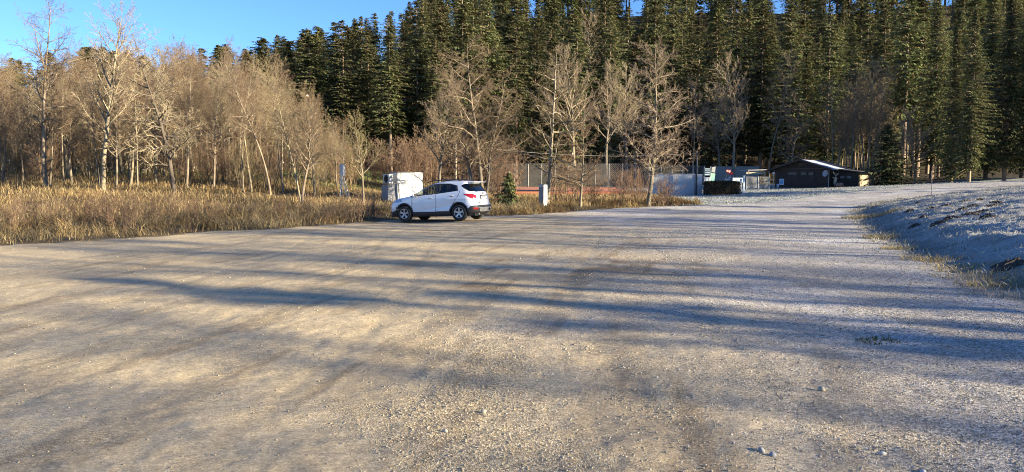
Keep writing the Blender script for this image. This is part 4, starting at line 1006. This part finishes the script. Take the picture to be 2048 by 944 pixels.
_, PT2 = slim_post('lamp_pole', 1392, 66, 304, .085, pmat('dark_pole', (.035, .04, .045), rough=.6), 'tall dark pole against the end of the concrete wall', 'pole')
slim_post('marker_pole', 1863, 47, 344, .022, pmat('snow_pole', (.42, .30, .22), (.30, .22, .17), 4, rough=.7), 'thin snow marker pole at the top of the frosty bank', 'marker pole', lean=-.09)
slim_post('white_tipped_post', 1019, 46, 345, .022, M_PALEW, 'thin post with a white tip just behind the young spruce', 'post', M_WHITE)
def cable():
    m = MB(); pts = []
    for k in range(25):
        t = k / 24; p_ = PT1.lerp(PT2, t) + Vector((0, 0, -.08 - 1.3 * 4 * t * (1 - t) * .38)); pts.append(p_)
    m.tube(pts, .014, 5); o = m.build('overhead_cable', pmat('cable_grey', (.12, .12, .12), rough=.6)); tag(o, 'thin sagging cable running from the wooden pole to the dark pole', 'cable')
cable()

# ------------------------------------------------------------------ sports court, fences, wall, hedge
def strip_sheet(name, pts, n, mat, dz, thick=None):      # sheet draped over the ground between two edges
    V = []; 
    for (a, b) in pts:
        for k in range(n + 1):
            x = a[0] + (b[0] - a[0]) * k / n; y = a[1] + (b[1] - a[1]) * k / n; V.append((x, y, hz(x, y) + dz))
    F_ = [(j * (n + 1) + k, j * (n + 1) + k + 1, (j + 1) * (n + 1) + k + 1, (j + 1) * (n + 1) + k) for j in range(len(pts) - 1) for k in range(n)]
    me = bpy.data.meshes.new(name); me.from_pydata(V, [], F_); me.update(); o = link(name, me, mat); o['kind'] = 'structure'; return o
CY0, CY1 = 66.0, 89.0
strip_sheet('clay_court', [((xpx(985, CY0) + 1.5, y), (xpx(1293, CY0), y)) for y in np.linspace(CY0, CY1, 24)], 14, M_CLAY, .16)
def court_kerb():
    x0, x1 = xpx(985, CY0) + 1.5, xpx(1293, CY0); n = 14
    m = MB(); z0 = min(hz(x0, CY0), hz(x1, CY0))
    for k in range(n):
        a = x0 + (x1 - x0) * k / n; b = x0 + (x1 - x0) * (k + 1) / n
        m.box(((a + b) / 2, CY0 - .08, hz((a + b) / 2, CY0) + .13), (b - a - .02, .12, .42), bev=.01)
    o = m.build('court_edging', M_CLAY); tag(o, 'low reddish edging along the near side of the clay court', 'edging')
court_kerb()
M_WIRE = pmat('fence_wire', (.20, .195, .175), (.16, .155, .14), 3, rough=.6)
M_POST = pmat('fence_post', (.34, .34, .32), (.28, .28, .26), 3, rough=.6)
def chain_fence(label, ax, ay, bx, by, h, nposts, mesh_step=.17, wr=.009, fabric=None, rails=True, name='chain_link_fence'):
    A = Vector((ax, ay, 0)); B = Vector((bx, by, 0)); D = (B - A); Ln = D.length; D.normalize()
    r = empty(name, (ax, ay, hz(ax, ay)), label, 'fence'); O = Vector(r.location)
    z0 = hz((ax + bx) / 2, (ay + by) / 2) - .05
    def W(s, zz): return A + D * s + Vector((0, 0, z0 + zz)) - O
    for k in range(nposts):
        s = Ln * k / (nposts - 1); m = MB(); m.tube([W(s, -.3), W(s, h + .05)], .05, 8); m.build('post', M_POST, r)
    m = MB()
    if rails: m.tube([W(0, h), W(Ln, h)], .025, 6); m.tube([W(0, .08), W(Ln, .08)], .012, 4); m.tube([W(0, h * .5), W(Ln, h * .5)], .012, 4)
    nrm = D.cross(Vector((0, 0, 1))) * .02
    k = -h
    while k < Ln:
        for sg in (1, -1):
            s0, s1 = max(k, 0), min(k + h, Ln)
            if s1 - s0 < .05: continue
            za, zb = (s0 - k), (s1 - k)
            if sg < 0: za, zb = h - za, h - zb
            m.tube([W(s0, za) + nrm * sg * .3, W(s1, zb) + nrm * sg * .3], wr, 3, False)
        k += mesh_step * 1.414
    m.build('wire_mesh', M_WIRE, r)
    if fabric:
        m = MB(); off = D.cross(Vector((0, 0, 1))) * .06
        for k in range(nposts - 1):
            a, b = Ln * k / (nposts - 1) + .05, Ln * (k + 1) / (nposts - 1) - .05
            m.prism([W(a, .25) + off, W(b, .25) + off, W(b, h - .03) + off, W(a, h - .03) + off], off * .2)
        m.build('wind_screen', fabric, r)
    return r
FY = 91.0; fh = zpx(327, FY) - hz(xpx(1130, FY), FY)
M_SCREEN = pmat('screen_fabric', (.30, .285, .25), (.24, .225, .20), 1.5, rough=.9, stretch=(.3, .3, 5))
chain_fence('tall chain link fence along the far side of the red clay court', xpx(975, FY), FY, xpx(1300, FY), FY + 1, fh, 13, wr=.015)
chain_fence('chain link fence in shade running on behind the concrete wall', xpx(1302, FY), FY + 1, xpx(1412, FY), FY + 1, zpx(331, FY) - hz(xpx(1360, FY), FY), 6, wr=.012)
SY = 98.0
chain_fence('tall fence with pale wind screens behind the red topped chair', xpx(1419, SY), SY, xpx(1515, SY), SY, zpx(332, SY) - hz(xpx(1465, SY), SY), 7, .3, .008, M_SCREEN, name='screened_fence')
M_PLASTER = pmat('wall_plaster', (.44, .46, .47), (.34, .36, .37), .9, rough=.9, bump=.15, contrast=(.4, .7))
def practice_wall():
    Y = 67.0; x0, x1 = xpx(1301, Y), xpx(1403, Y); z0 = hz((x0 + x1) / 2, Y) - .1; h = zpx(348.5, Y) - z0
    r = empty('concrete_wall', ((x0 + x1) / 2, Y, z0), 'long low pale concrete wall between the big tree and the dark hedge', 'wall')
    w = x1 - x0
    m = MB(); m.box((-.35, 0, h / 2), (w - .7, .22, h)); m.build('wall_panel', M_PLASTER, r)
    m = MB(); m.box((-.35, 0, h + .025), (w - .68, .28, .05), bev=.01); m.build('coping', M_CONC, r)
    m = MB(); m.box((w / 2 - .34, -.06, h / 2 + .0), (.62, .34, h + .02), bev=.015); m.build('end_pillar', M_PLASTER, r)
practice_wall()
def hedge():
    Y = 66.0; x0, x1 = xpx(1405, Y) + .05, xpx(1479, Y); zb = hz((x0 + x1) / 2, Y); h = zpx(364, Y) - zb
    g = rs(61); n = 9000; w = x1 - x0; d = 1.0
    P = np.stack([g.uniform(-w / 2, w / 2, n), g.uniform(-d / 2, d / 2, n), g.uniform(0, h, n)], 1)
    ax = g.randint(0, 4, n); P[ax == 0, 1] = -d / 2 + g.normal(0, .05, (ax == 0).sum()); P[ax == 1, 2] = h + g.normal(0, .05, (ax == 1).sum())
    P[:, 0] += 0; m_ = np.abs(P[:, 0]) > w / 2 - .15; P[m_, 2] = np.minimum(P[m_, 2], h - .08)
    D = g.normal(size=(n, 3)); D /= np.linalg.norm(D, axis=1)[:, None]; E = np.cross(D, g.normal(size=(n, 3))); E /= np.linalg.norm(E, axis=1)[:, None]
    s = g.uniform(.03, .07, n)[:, None]
    V = np.stack([P - D * s, P + E * s * .5, P + D * s, P - E * s * .5], 1).reshape(-1, 3)
    col = np.array([[.045, .04, .022], [.06, .045, .025], [.035, .045, .02]])[g.randint(0, 3, n)] * g.uniform(.7, 1.3, n)[:, None]
    r = empty('hedge', ((x0 + x1) / 2, Y, zb), 'clipped dark brownish hedge to the right of the concrete wall', 'hedge')
    me = mesh_np('foliage', V, np.arange(4 * n).reshape(-1, 4), None, np.repeat(col[:, None], 4, 1).reshape(-1, 3)); link('foliage', me, M_NEEDLE, r)
    m = MB(); m.box((0, 0, h * .48), (w - .25, d - .25, h * .9), bev=.08); m.build('branches', M_BARKD, r)
hedge()
def signs():
    Y = 70.0; x = xpx(1413, Y); zb = hz(x, Y)
    M_TEAL = pmat('sign_dark_green', (.03, .075, .085), rough=.5); M_AQUA = pmat('banner_aqua', (.16, .36, .36), (.30, .42, .30), 1.3, rough=.6); M_PALE = pmat('sign_pale', (.52, .60, .64), rough=.5)
    r = empty('sign_board', (x, Y, zb), 'dark green board with four pale lines over a white notice, left of the aqua banner', 'sign')
    top = zpx(335, Y) - zb; w = .62
    m = MB(); 
    m.tube([(-.30, 0, -.2), (-.30, 0, top)], .03, 8); m.tube([(.30, 0, -.2), (.30, 0, top)], .03, 8); m.build('post', M_STEEL, r)
    bt, bb = zpx(336, Y) - zb, zpx(352, Y) - zb
    m = MB(); m.box((0, -.05, (bt + bb) / 2), (w, .04, bt - bb)); b = m.build('board', M_TEAL, r)
    m = MB()
    for k in range(4): m.box((-.02, -.075, bt - .09 - k * (bt - bb - .04) / 4), (w * .74, .008, .085))
    m.build('text_strip', M_PALE, b)
    m = MB(); m.box((.02, -.05, zpx(359, Y) - zb), (.56, .03, .42)); nt_ = m.build('notice', M_PALE, r)
    m = MB()
    for dx in (-.14, .12):
        m.box((dx, -.068, zpx(359, Y) - zb), (.05, .006, .28)); m.box((dx + .05, -.068, zpx(358, Y) - zb + .08), (.06, .006, .05))
    m.build('notice_print', M_GREY, nt_)
    Y2 = 72.0; x = xpx(1424.5, Y2); zb = hz(x, Y2)
    r = empty('banner_flag', (x, Y2, zb), 'aqua and yellow banner with a white top beside the green board', 'banner')
    h = zpx(333, Y2) - zb
    m = MB(); m.tube([(-.22, 0, -.1), (-.22, 0, h)], .025, 8); m.build('pole', M_STEEL, r)
    lo = zpx(365, Y2) - zb
    m = MB(); m.prism([(-.2, 0, lo), (.12, 0, lo), (.24, 0, lo + (h - lo) * .55), (-.2, 0, lo + (h - lo) * .62)], (0, .02, 0)); m.build('cloth', M_AQUA, r)
    m = MB(); m.prism([(-.14, -.004, lo + (h - lo) * .66), (.2, -.004, lo + (h - lo) * .62), (.24, -.004, h), (-.1, -.004, h - .08)], (0, .02, 0)); m.build('white_top', M_CONC, r)
    # gate pillars and the white board between hedge and canopy
    for px, lab in ((1480.5, 'white gate post at the right end of the hedge, left of two'), (1486.5, 'white gate post at the right end of the hedge, right of two')):
        Y3 = 68.5; x = xpx(px, Y3); zb = hz(x, Y3); h = zpx(358 if px < 1483 else 352, Y3) - zb
        r = empty('gate_post', (x, Y3, zb), lab, 'post'); m = MB(); m.box((0, 0, h / 2 - .1), (.17, .17, h + .2), bev=.01); m.build('shaft', M_PALE, r)
        m = MB(); m.box((0, 0, h + .02), (.22, .22, .04), bev=.01); m.build('cap', M_PALE, r)
    Y4 = 73.0; x = xpx(1474, Y4); zb = hz(x, Y4); h = zpx(355.5, Y4) - zb
    r = empty('white_board', (x, Y4, zb), 'low white board standing behind the right part of the hedge', 'board')
    m = MB(); m.box((0, 0, h - .24), (1.0, .05, .48), bev=.01); m.build('panel', M_PALE, r)
    m = MB(); m.box((-.4, .02, h / 2 - .1), (.06, .06, h)); m.box((.4, .02, h / 2 - .1), (.06, .06, h)); m.build('leg', M_PALE, r)
signs()
def umpire_chair():
    Y = 86.0; x = xpx(1458, Y); zb = hz(x, Y)
    M_RS = pmat('red_plastic', (.55, .05, .05), (.5, .2, .18), 2, rough=.5)
    r = empty('umpire_chair', (x, Y, zb), 'high umpire chair with a red seat and white ladder in front of the screens', 'umpire chair', None, R(25))
    sh = zpx(350, Y) - zb
    m = MB()
    for sx in (-.3, .3):
        m.bar((sx * 1.3, .45, 0), (sx, .2, sh), .06); m.bar((sx * 1.3, -.75, 0), (sx, -.2, sh), .06)
    for k in range(4):
        t = (k + 1) / 5; m.bar((-.36, -.75 + .55 * t, sh * t), (.36, -.75 + .55 * t, sh * t), .05)
    m.build('ladder_frame', M_WHITE, r)
    m = MB(); m.box((0, 0, sh + .03), (.62, .5, .06), bev=.02); m.box((0, .24, sh + .36), (.62, .06, .5), bev=.03); m.box((-.31, 0, sh + .2), (.05, .45, .3), bev=.02); m.box((.31, 0, sh + .2), (.05, .45, .3), bev=.02); m.build('seat', M_RS, r)
    
    Y = 84.0; x = xpx(1446, Y); zb = hz(x, Y)
    r = empty('white_steps', (x, Y, zb), 'small set of white steps left of the umpire chair', 'steps', None, R(10))
    m = MB()
    for k in range(4): m.box((-.25 + .18 * k, 0, .22 + .26 * k), (.30, .55, .04))
    m.build('tread', M_WHITE, r)
    m = MB(); m.bar((-.45, -.27, 0), (.45, -.27, 1.25), .05); m.bar((-.45, .27, 0), (.45, .27, 1.25), .05); m.bar((.45, -.27, 0), (.45, -.27, 1.25), .04); m.bar((.45, .27, 0), (.45, .27, 1.25), .04); m.build('side_rail', M_WHITE, r)
umpire_chair()
def hut():
    Y = 80.0; xl, xr_ = xpx(1549, Y), xpx(1655, Y); zb = hz((xl + xr_) / 2, Y) - .05; w = 5.65
    yaw = R(-40)
    r = empty('wooden_hut', (31.27, 80.2, zb), 'low dark wooden hut with a frosted gable roof at the foot of the wood', 'hut', None, yaw)
    eave = zpx(338, Y) - zb; ridge = zpx(320, Y) - zb - .06; D = 7.2; hw = w / 2
    m = MB(); m.prism([(-hw, 0, 0), (hw, 0, 0), (hw, 0, eave), (0, 0, ridge), (-hw, 0, eave)], (0, D, 0)); m.build('wall', M_DARKW, r)
    m = MB(); m.box((0, -.02, .06), (w + .06, .06, .16)); m.build('base_plank', pmat('base_plank', (.22, .20, .17), (.16, .15, .13), 2), r)
    # horizontal boarding on the gable
    m = MB(); k = .2
    while k < eave - .1: m.box((0, -.012, k), (w - .02, .02, .13)); k += .155
    m.build('gable_boarding', M_DARKW, r)
    # roof: two slabs, frost on the right hand slope
    sl = math.atan2(ridge - eave, hw); ov = .62; L_ = (hw + ov) / math.cos(sl)
    M_ROOF = pmat('roof_bitumen', (.05, .05, .052), (.075, .07, .065), 3, rough=.85)
    m_, nt, p = mat_new('roof_frost'); L = nt.links
    tc = N(nt, 'ShaderNodeTexCoord'); sx = N(nt, 'ShaderNodeSeparateXYZ'); L.new(tc.outputs['Object'], sx.inputs[0])
    nz = N(nt, 'ShaderNodeTexNoise'); nz.inputs['Scale'].default_value = 1.6; nz.inputs['Detail'].default_value = 5; L.new(tc.outputs['Object'], nz.inputs['Vector'])
    md = N(nt, 'ShaderNodeMath', operation='MULTIPLY_ADD'); md.inputs[1].default_value = 2.2; L.new(nz.outputs['Fac'], md.inputs[0]); L.new(sx.outputs[1], md.inputs[2])
    cr = N(nt, 'ShaderNodeValToRGB'); cr.color_ramp.elements[0].position = .72; cr.color_ramp.elements[0].color = (.30, .34, .40, 1); cr.color_ramp.elements[1].position = .80; cr.color_ramp.elements[1].color = (.085, .07, .06, 1)
    q = N(nt, 'ShaderNodeMapRange'); q.inputs['From Min'].default_value = -1; q.inputs['From Max'].default_value = 8; L.new(md.outputs[0], q.inputs[0]); L.new(q.outputs[0], cr.inputs[0]); L.new(cr.outputs[0], p.inputs['Base Color']); p.inputs['Roughness'].default_value = .8
    for s, mt in ((-1, M_ROOF), (1, m_)):
        m = MB(); cxm = s * (hw + ov) / 2; czm = ridge + .09 - (hw + ov) / 2 * math.tan(sl)
        m.box((cxm, D / 2 - .1, czm), (L_, D + 1.3, .08), ry=s * sl, bev=.01); rf = m.build('roof', mt, r)
        rf['label'] = 'frosted right slope of the roof' if s > 0 else 'dark left slope of the roof'
        m = MB(); m.box((cxm, -.78, czm - .02), (L_, .04, .20), ry=s * sl); m.build('barge_board', M_DARKW, rf)
    m = MB(); m.box((0, -.05, eave + .02), (w * .82, .06, .07)); m.build('cross_beam', pmat('beam_brown', (.11, .085, .065), rough=.8), r)
    m = MB(); m.box((.05, -.03, (eave + ridge) / 2 + .05), (.75, .03, .22)); m.build('gable_sign', pmat('carved_sign', (.10, .085, .06), (.05, .04, .03), 9, rough=.8), r)
    # three shutters with lighter upper strips, notices on the wall
    for cxs, ww in ((-.95, 1.15), (.25, .62), (1.02, .62)):
        m = MB(); m.box((cxs, -.035, eave * .55), (ww + .12, .03, eave * .74)); dr = m.build('door', M_DARKW, r)
        m = MB(); m.box((cxs, -.055, eave * .77), (ww * .78, .012, eave * .13)); m.build('door_window', pmat('dusty_pane', (.085, .08, .075), (.06, .058, .055), 4, rough=.3), dr)
    M_PAPER = pmat('notice_white', (.62, .66, .70), rough=.6); M_BLUE = pmat('notice_blue', (.12, .30, .50), (.2, .4, .55), 3, rough=.6)
    m = MB(); m.box((-hw + .74, -.035, eave * .36), (.50, .03, .66)); b = m.build('notice_board', M_PAPER, r)
    m = MB(); m.box((-hw + .74, -.055, eave * .36), (.36, .008, .50)); m.build('poster', M_BLUE, b)
    m = MB(); m.box((-hw + .32, -.035, eave * .17), (.24, .03, .36)); b = m.build('notice', M_PAPER, r)
    m = MB(); m.box((-hw + .32, -.055, eave * .17), (.12, .008, .18)); m.build('notice_print', M_BLUE, b)
    # satellite dish on the right corner
    Mx = Matrix.Translation((hw - .18, -.35, eave * .77)) @ Euler((R(78), 0, R(-25))).to_matrix().to_4x4()
    m = MB(); m.lathe([(0, .0), (.15, .012), (.28, .045), (.36, .08), (.365, .07), (.28, .03), (0, -.02)], Mx, 26); dsh = m.build('satellite_dish', pmat('dish_grey', (.34, .37, .40), rough=.5), r)
    m = MB(); m.tube([(hw - .18, -.3, eave * .77), (hw - .1, 0, eave * .72)], .025, 6); m.tube([(hw - .2, -.4, eave * .7), (hw - .05, -.75, eave * .76)], .015, 6); m.build('dish_arm', M_STEEL, dsh)
    m = MB(); m.tube([(hw + .05, -.05, 0), (hw + .05, -.05, eave)], .045, 8); m.build('downpipe', M_STEEL, r)
    # lean-to on the right side, set back
    ex0, ex1, ey0, ey1 = hw, hw + 2.5, 1.6, 5.8; e1, e0 = eave * .80, eave * .97
    m = MB(); m.prism([(ex0 + .01, ey0, 0), (ex1, ey0, 0), (ex1, ey0, e1), (ex0 + .01, ey0, e0)], (0, ey1 - ey0, 0)); m.build('side_shed', M_DARKW, r)
    m = MB(); m.box(((ex0 + ex1) / 2 + .25, (ey0 + ey1) / 2, (e0 + e1) / 2 + .07), (ex1 - ex0 + .95, ey1 - ey0 + .7, .08), ry=math.atan2(e0 - e1, ex1 - ex0), bev=.01); m.build('shed_roof', M_ROOF, r)
    m = MB(); m.box((ex0 + .95, ey0 - .02, e1 * .74), (.42, .03, .26)); m.box((ex0 + 1.6, ey0 - .02, e1 * .74), (.42, .03, .26)); m.build('shed_window', pmat('shed_pane', (.10, .12, .15), rough=.2), r)
    m = MB(); m.prism([(ex1 + .01, ey0 + .05, 0), (ex1 + .01, ey1 - .05, 0), (ex1 + .01, ey1 - .05, e1 - .05), (ex1 + .01, ey0 + .05, e1 - .05)], (.04, 0, 0)); m.build('side_panel', pmat('pale_boards', (.24, .21, .15), (.18, .155, .11), 2, stretch=(1, 6, 1)), r)
    m = MB(); m.box((ex1 - .02, ey0 - .12, e1 / 2), (.09, .09, e1)); m.build('shed_post', M_DARKW, r)
    # things standing by the hut
    Mr = r.matrix_basis
    def wpt(lx, ly): v = Euler((0, 0, yaw)).to_matrix() @ Vector((lx, ly, 0)); return (r.location.x + v.x, r.location.y + v.y)
    sx_, sy_ = wpt(hw + .78, -.25); sz_ = hz(sx_, sy_); sc = (zpx(343, sy_) - sz_)
    st = empty('carved_trunk', (sx_, sy_, sz_), 'carved upright tree trunk with stubs at the top beside the hut corner', 'wood carving')
    m = MB(); m.tube([(0, 0, -.1), (-.05, 0, sc * .3), (.05, 0, sc * .6), (-.02, 0, sc * .82), (.03, 0, sc * .95)], [.17, .14, .16, .13, .07], 10); m.build('stem', M_PALEW, st, True)
    m = MB(); m.tube([(0, 0, sc * .78), (-.22, -.05, sc * .92), (-.30, -.05, sc)], [.08, .07, .05], 7); m.tube([(0, 0, sc * .74), (.25, 0, sc * .86), (.3, 0, sc * .93)], [.08, .06, .04], 7); m.tube([(0, 0, sc * .55), (-.3, -.05, sc * .66)], [.07, .045], 7); m.build('branch_stub', M_PALEW, st, True)
    bx_, by_ = wpt(hw + 1.30, -.35); bz_ = hz(bx_, by_)
    st = empty('wood_barrel', (bx_, by_, bz_), 'small reddish wooden barrel lying beside the carved trunk', 'barrel', None, R(35))
    m = MB(); Mx = Matrix.Translation((0, -.3, .27)) @ Euler((-math.pi / 2, 0, 0)).to_matrix().to_4x4(); m.lathe([(0, 0), (.22, 0), (.27, .18), (.28, .32), (.27, .46), (.22, .64), (0, .64)], Mx, 18); m.build('staves', pmat('barrel_wood', (.30, .13, .07), (.22, .10, .06), 4, stretch=(8, 1, 8)), st)
    m = MB(); m.lathe([(.262, .12), (.272, .12), (.276, .16), (.266, .16)], Mx, 18); m.lathe([(.266, .48), (.276, .48), (.272, .52), (.262, .52)], Mx, 18); m.build('hoop', M_STEEL, st)
hut()
def canopy():
    Y = 83.0; x0, x1 = xpx(1492, Y), xpx(1547, Y); xm = (x0 + x1) / 2; zb = hz(xm, Y); w = x1 - x0; h = zpx(338.5, Y) - zb
    r = empty('canopy', (xm, Y, zb), 'flat grey canopy roof on thin posts left of the hut', 'canopy')
    m = MB(); m.box((0, 1.2, h - .08), (w, 3.0, .10), ry=-.02, bev=.01); m.build('roof', pmat('canopy_grey', (.36, .35, .35), rough=.7), r)
    for sx in (-.46, .12, .46):
        m = MB(); m.box((w * sx, -.2, h / 2 - .1), (.09, .09, h)); m.build('post', M_PALEW, r)
    m = MB(); m.box((-.5, .0, h - .40), (w * .72, .05, .30)); m.build('valance_board', pmat('pale_yellow_board', (.45, .40, .28), rough=.7), r)
    Y = 79.0; x0, x1 = xpx(1492, Y), xpx(1538, Y); zb = hz((x0 + x1) / 2, Y); w = x1 - x0; h = zpx(354, Y) - zb
    r = empty('metal_railing', ((x0 + x1) / 2, Y, zb), 'grey metal railing with close upright bars in front of the canopy', 'railing')
    m = MB(); m.tube([(-w / 2, 0, h), (w / 2, 0, h)], .025, 6); m.tube([(-w / 2, 0, .15), (w / 2, 0, .15)], .02, 6); m.build('rail', M_STEEL, r)
    m = MB()
    for k in range(22): m.tube([(-w / 2 + w * k / 21, 0, .15), (-w / 2 + w * k / 21, 0, h)], .014, 5)
    m.build('bar', M_STEEL, r); bpy.context.view_layer.update()
    for sx in (-.5, 0, .5):
        m = MB(); m.tube([(w * sx, 0, -.1), (w * sx, 0, h + .05)], .035, 8); m.build('post', M_STEEL, r)
    Y = 80.5; x = xpx(1545.5, Y); zb = hz(x, Y); h = zpx(346, Y) - zb
    r = empty('globe_lamp', (x, Y, zb), 'slim garden lamp with a white globe at the left corner of the hut', 'lamp')
    m = MB(); m.tube([(0, 0, -.1), (0, 0, h - .1)], .03, 8); m.build('post', M_STEEL, r)
    m = MB(); m.lathe([(.13 * math.sin(a), -.13 * math.cos(a)) for a in np.linspace(0, math.pi, 12)], Matrix.Translation((0, 0, h)), 18); m.build('globe', M_WHITE, r, True)
canopy()
def path_railing():
    Y = 86.0; x0, x1 = xpx(140, Y), xpx(200, Y); xm = (x0 + x1) / 2; zb = hz(xm, Y)
    r = empty('white_railing', (xm, Y, zb), 'low white railing seen through the left wood beside the sandy path', 'railing')
    w = x1 - x0; h = zpx(345, Y) - zb; h = max(h, .7)
    m = MB(); m.box((0, 0, h), (w, .06, .10)); m.box((0, 0, h * .55), (w, .05, .08)); m.build('rail', M_WHITE, r)
    for k in range(5):
        m = MB(); m.box((-w / 2 + w * k / 4, .05, h / 2 - .1), (.09, .09, h + .15)); m.build('post', M_WHITE, r)
path_railing()

# ------------------------------------------------------------------ small things on the ground
def molehills():
    g = rs(33); M_SOIL = pmat('molehill_soil', (.045, .035, .028), (.075, .06, .05), 9, rough=1, bump=.8)
    spots = [(2022, 536, 1.25), (1938, 432, .8), (1965, 425, .9), (1985, 413, .9), (1905, 440, .9), (1880, 448, .7), (1930, 405, .7), (1945, 412, .7), (1975, 438, .8), (1890, 412, .7), (1862, 420, .6), (1848, 436, .6), (1835, 408, .6), (1960, 402, .7), (1992, 405, .7), (1820, 425, .55), (1925, 422, .7), (1830, 455, .5)]
    for i, (px, py, s) in enumerate(spots):
        # the place on the bank that the pixel row meets
        best = None
        for Y in np.arange(9, 60, .25):
            x = xpx(px, Y); e = abs(hz(x, Y) - zpx(py, Y))
            if hz(x, Y) >= zpx(py, Y): best = Y; break
        if best is None: continue
        Y = best; x = xpx(px, Y); z = float(lot_z(np.array([x]), np.array([Y]))[0])
        n, q = 9, 22; V = []; rr = .20 * s * g.uniform(.9, 1.35) * (1 if i == 0 else 1.25); hh = .10 * s * g.uniform(.8, 1.2); ph = g.uniform(0, 6)
        for k in range(n):
            t = k / (n - 1)
            for j in range(q):
                a = 2 * math.pi * j / q; w = rr * t * (1 + .22 * math.sin(3 * a + ph) + .12 * math.sin(5 * a - ph)) ; lump = .025 * g.normal()
                xx, yy = math.cos(a) * w * 1.25, math.sin(a) * w
                zz = hh * (1 - t * t) ** 1.3 + lump * (t < .95) + (hz(x + xx, Y + yy) - hz(x, Y)) - .03 * (t > .95)
                V.append((xx, yy, zz))
        Fq = [(k * q + j, (k + 1) * q + j, (k + 1) * q + (j + 1) % q, k * q + (j + 1) % q) for k in range(n - 1) for j in range(q)] + [tuple(range(q))]
        me = bpy.data.meshes.new('molehill'); me.from_pydata(V, [], Fq); me.update()
        o = link('molehill', me, M_SOIL); o.location = (x, Y, z)
        tag(o, 'big dark molehill at the right edge of the picture, nearest of all' if i == 0 else 'dark molehill of bare soil on the upper part of the frosty bank', 'molehill', 'molehills on the bank')
        if i == 0: del o['group']
molehills()
def tufts():
    pal = np.array([[.34, .27, .13], [.28, .22, .11], [.22, .20, .12]])
    def tuft(px, py, rad, h, n, label, group=None, green=False, seed=0):
        g = rs(400 + seed); Y = 1.65 * F / (py - 361.0)
        for Yt in np.arange(5, 60, .1):
            if hz(xpx(px, Yt), Yt) >= zpx(py, Yt): Y = Yt; break
        x = xpx(px, Y); a = g.uniform(0, 6.28, n); q = rad * np.sqrt(g.uniform(0, 1, n)); bx, by = np.cos(a) * q * 1.4, np.sin(a) * q
        z = lot_z(x + bx, Y + by); z0 = float(lot_z(np.array([x]), np.array([Y]))[0])
        col = (np.array([[.05, .085, .035], [.07, .10, .04], [.10, .10, .05]]) if green else pal)[g.randint(0, 3, n)] * g.uniform(.8, 1.2, n)[:, None]
        V, Q, C = blades(np.stack([bx, by, z - z0 - .01], 1), h * g.uniform(.5, 1.1, n), g.uniform(.006, .014, n) * (.6 + Y / 40), a + g.normal(0, .6, n), g.uniform(.4, 1.4, n), col)
        o = link('grass_tuft', mesh_np('grass_tuft', V, Q, None, C), M_BLADE); o.location = (x, Y, z0); tag(o, label, 'grass tuft', group)
    tuft(1763, 686, .16, .07, 160, 'small green tuft alone in the grey gravel on the right', None, True, 1)
    tuft(1745, 436, .9, .28, 700, 'broad straw coloured grass tuft at the foot of the bank by the road', None, False, 2)
    tuft(1765, 478, .35, .26, 260, 'narrow grass tuft at the foot of the bank, below the broad one', None, False, 3)
    tuft(1868, 523, .45, .20, 300, 'brown grass tuft halfway along the foot of the bank', None, False, 4)
    for i, (px, py, r_) in enumerate(((1925, 540, .5), (1960, 556, .5), (2000, 568, .5), (2030, 575, .45), (1800, 500, .3))):
        tuft(px, py, r_, .16, 260, 'withered grass tuft along the lower foot of the bank', 'tufts along the bank foot', False, 5 + i)
tufts()
def big_stones():
    T = rock_templates(5, 300); g = rs(8)
    spots = [(1655, 783, .045, 'pale yellowish stone, the largest one lying in the gravel on the right'), (1558, 912, .04, 'bluish stone at the bottom, right one of a close pair'), (1535, 905, .036, 'pale stone at the bottom, left one of a close pair'),
             (1785, 905, .03, 'flat white stone at the bottom right of the lot'), (1868, 940, .03, 'white stone cut by the bottom edge on the right'), (965, 825, .034, 'upright pale stone in the strip of coarse gravel'), (888, 866, .03, 'flat pale stone near the bottom middle of the lot')]
    pal = [(.44, .39, .29), (.26, .28, .31), (.32, .32, .32), (.44, .44, .43), (.46, .46, .46), (.36, .33, .27), (.34, .32, .29)]
    for i, (px, py, s, lab) in enumerate(spots):
        Y = 1.65 * F / (py - 361.0); Y = [Yt for Yt in np.arange(3, 12, .01) if zpx(py, Yt) <= 0.005][0]; x = xpx(px, Y); V, Fc = T[i % 5]
        s *= .8; me = mesh_np('stone', V * np.array([1.1, .9, .75]) * s, None, Fc); o = link('stone', me, pmat('stone_surface', pal[i], tuple(v * .75 for v in pal[i]), 30, bump=.3))
        o.location = (x, Y, float(lot_z(np.array([x]), np.array([Y]))[0]) + s * .3); o.rotation_euler = (0, 0, g.uniform(0, 6)); tag(o, lab, 'stone')
big_stones()
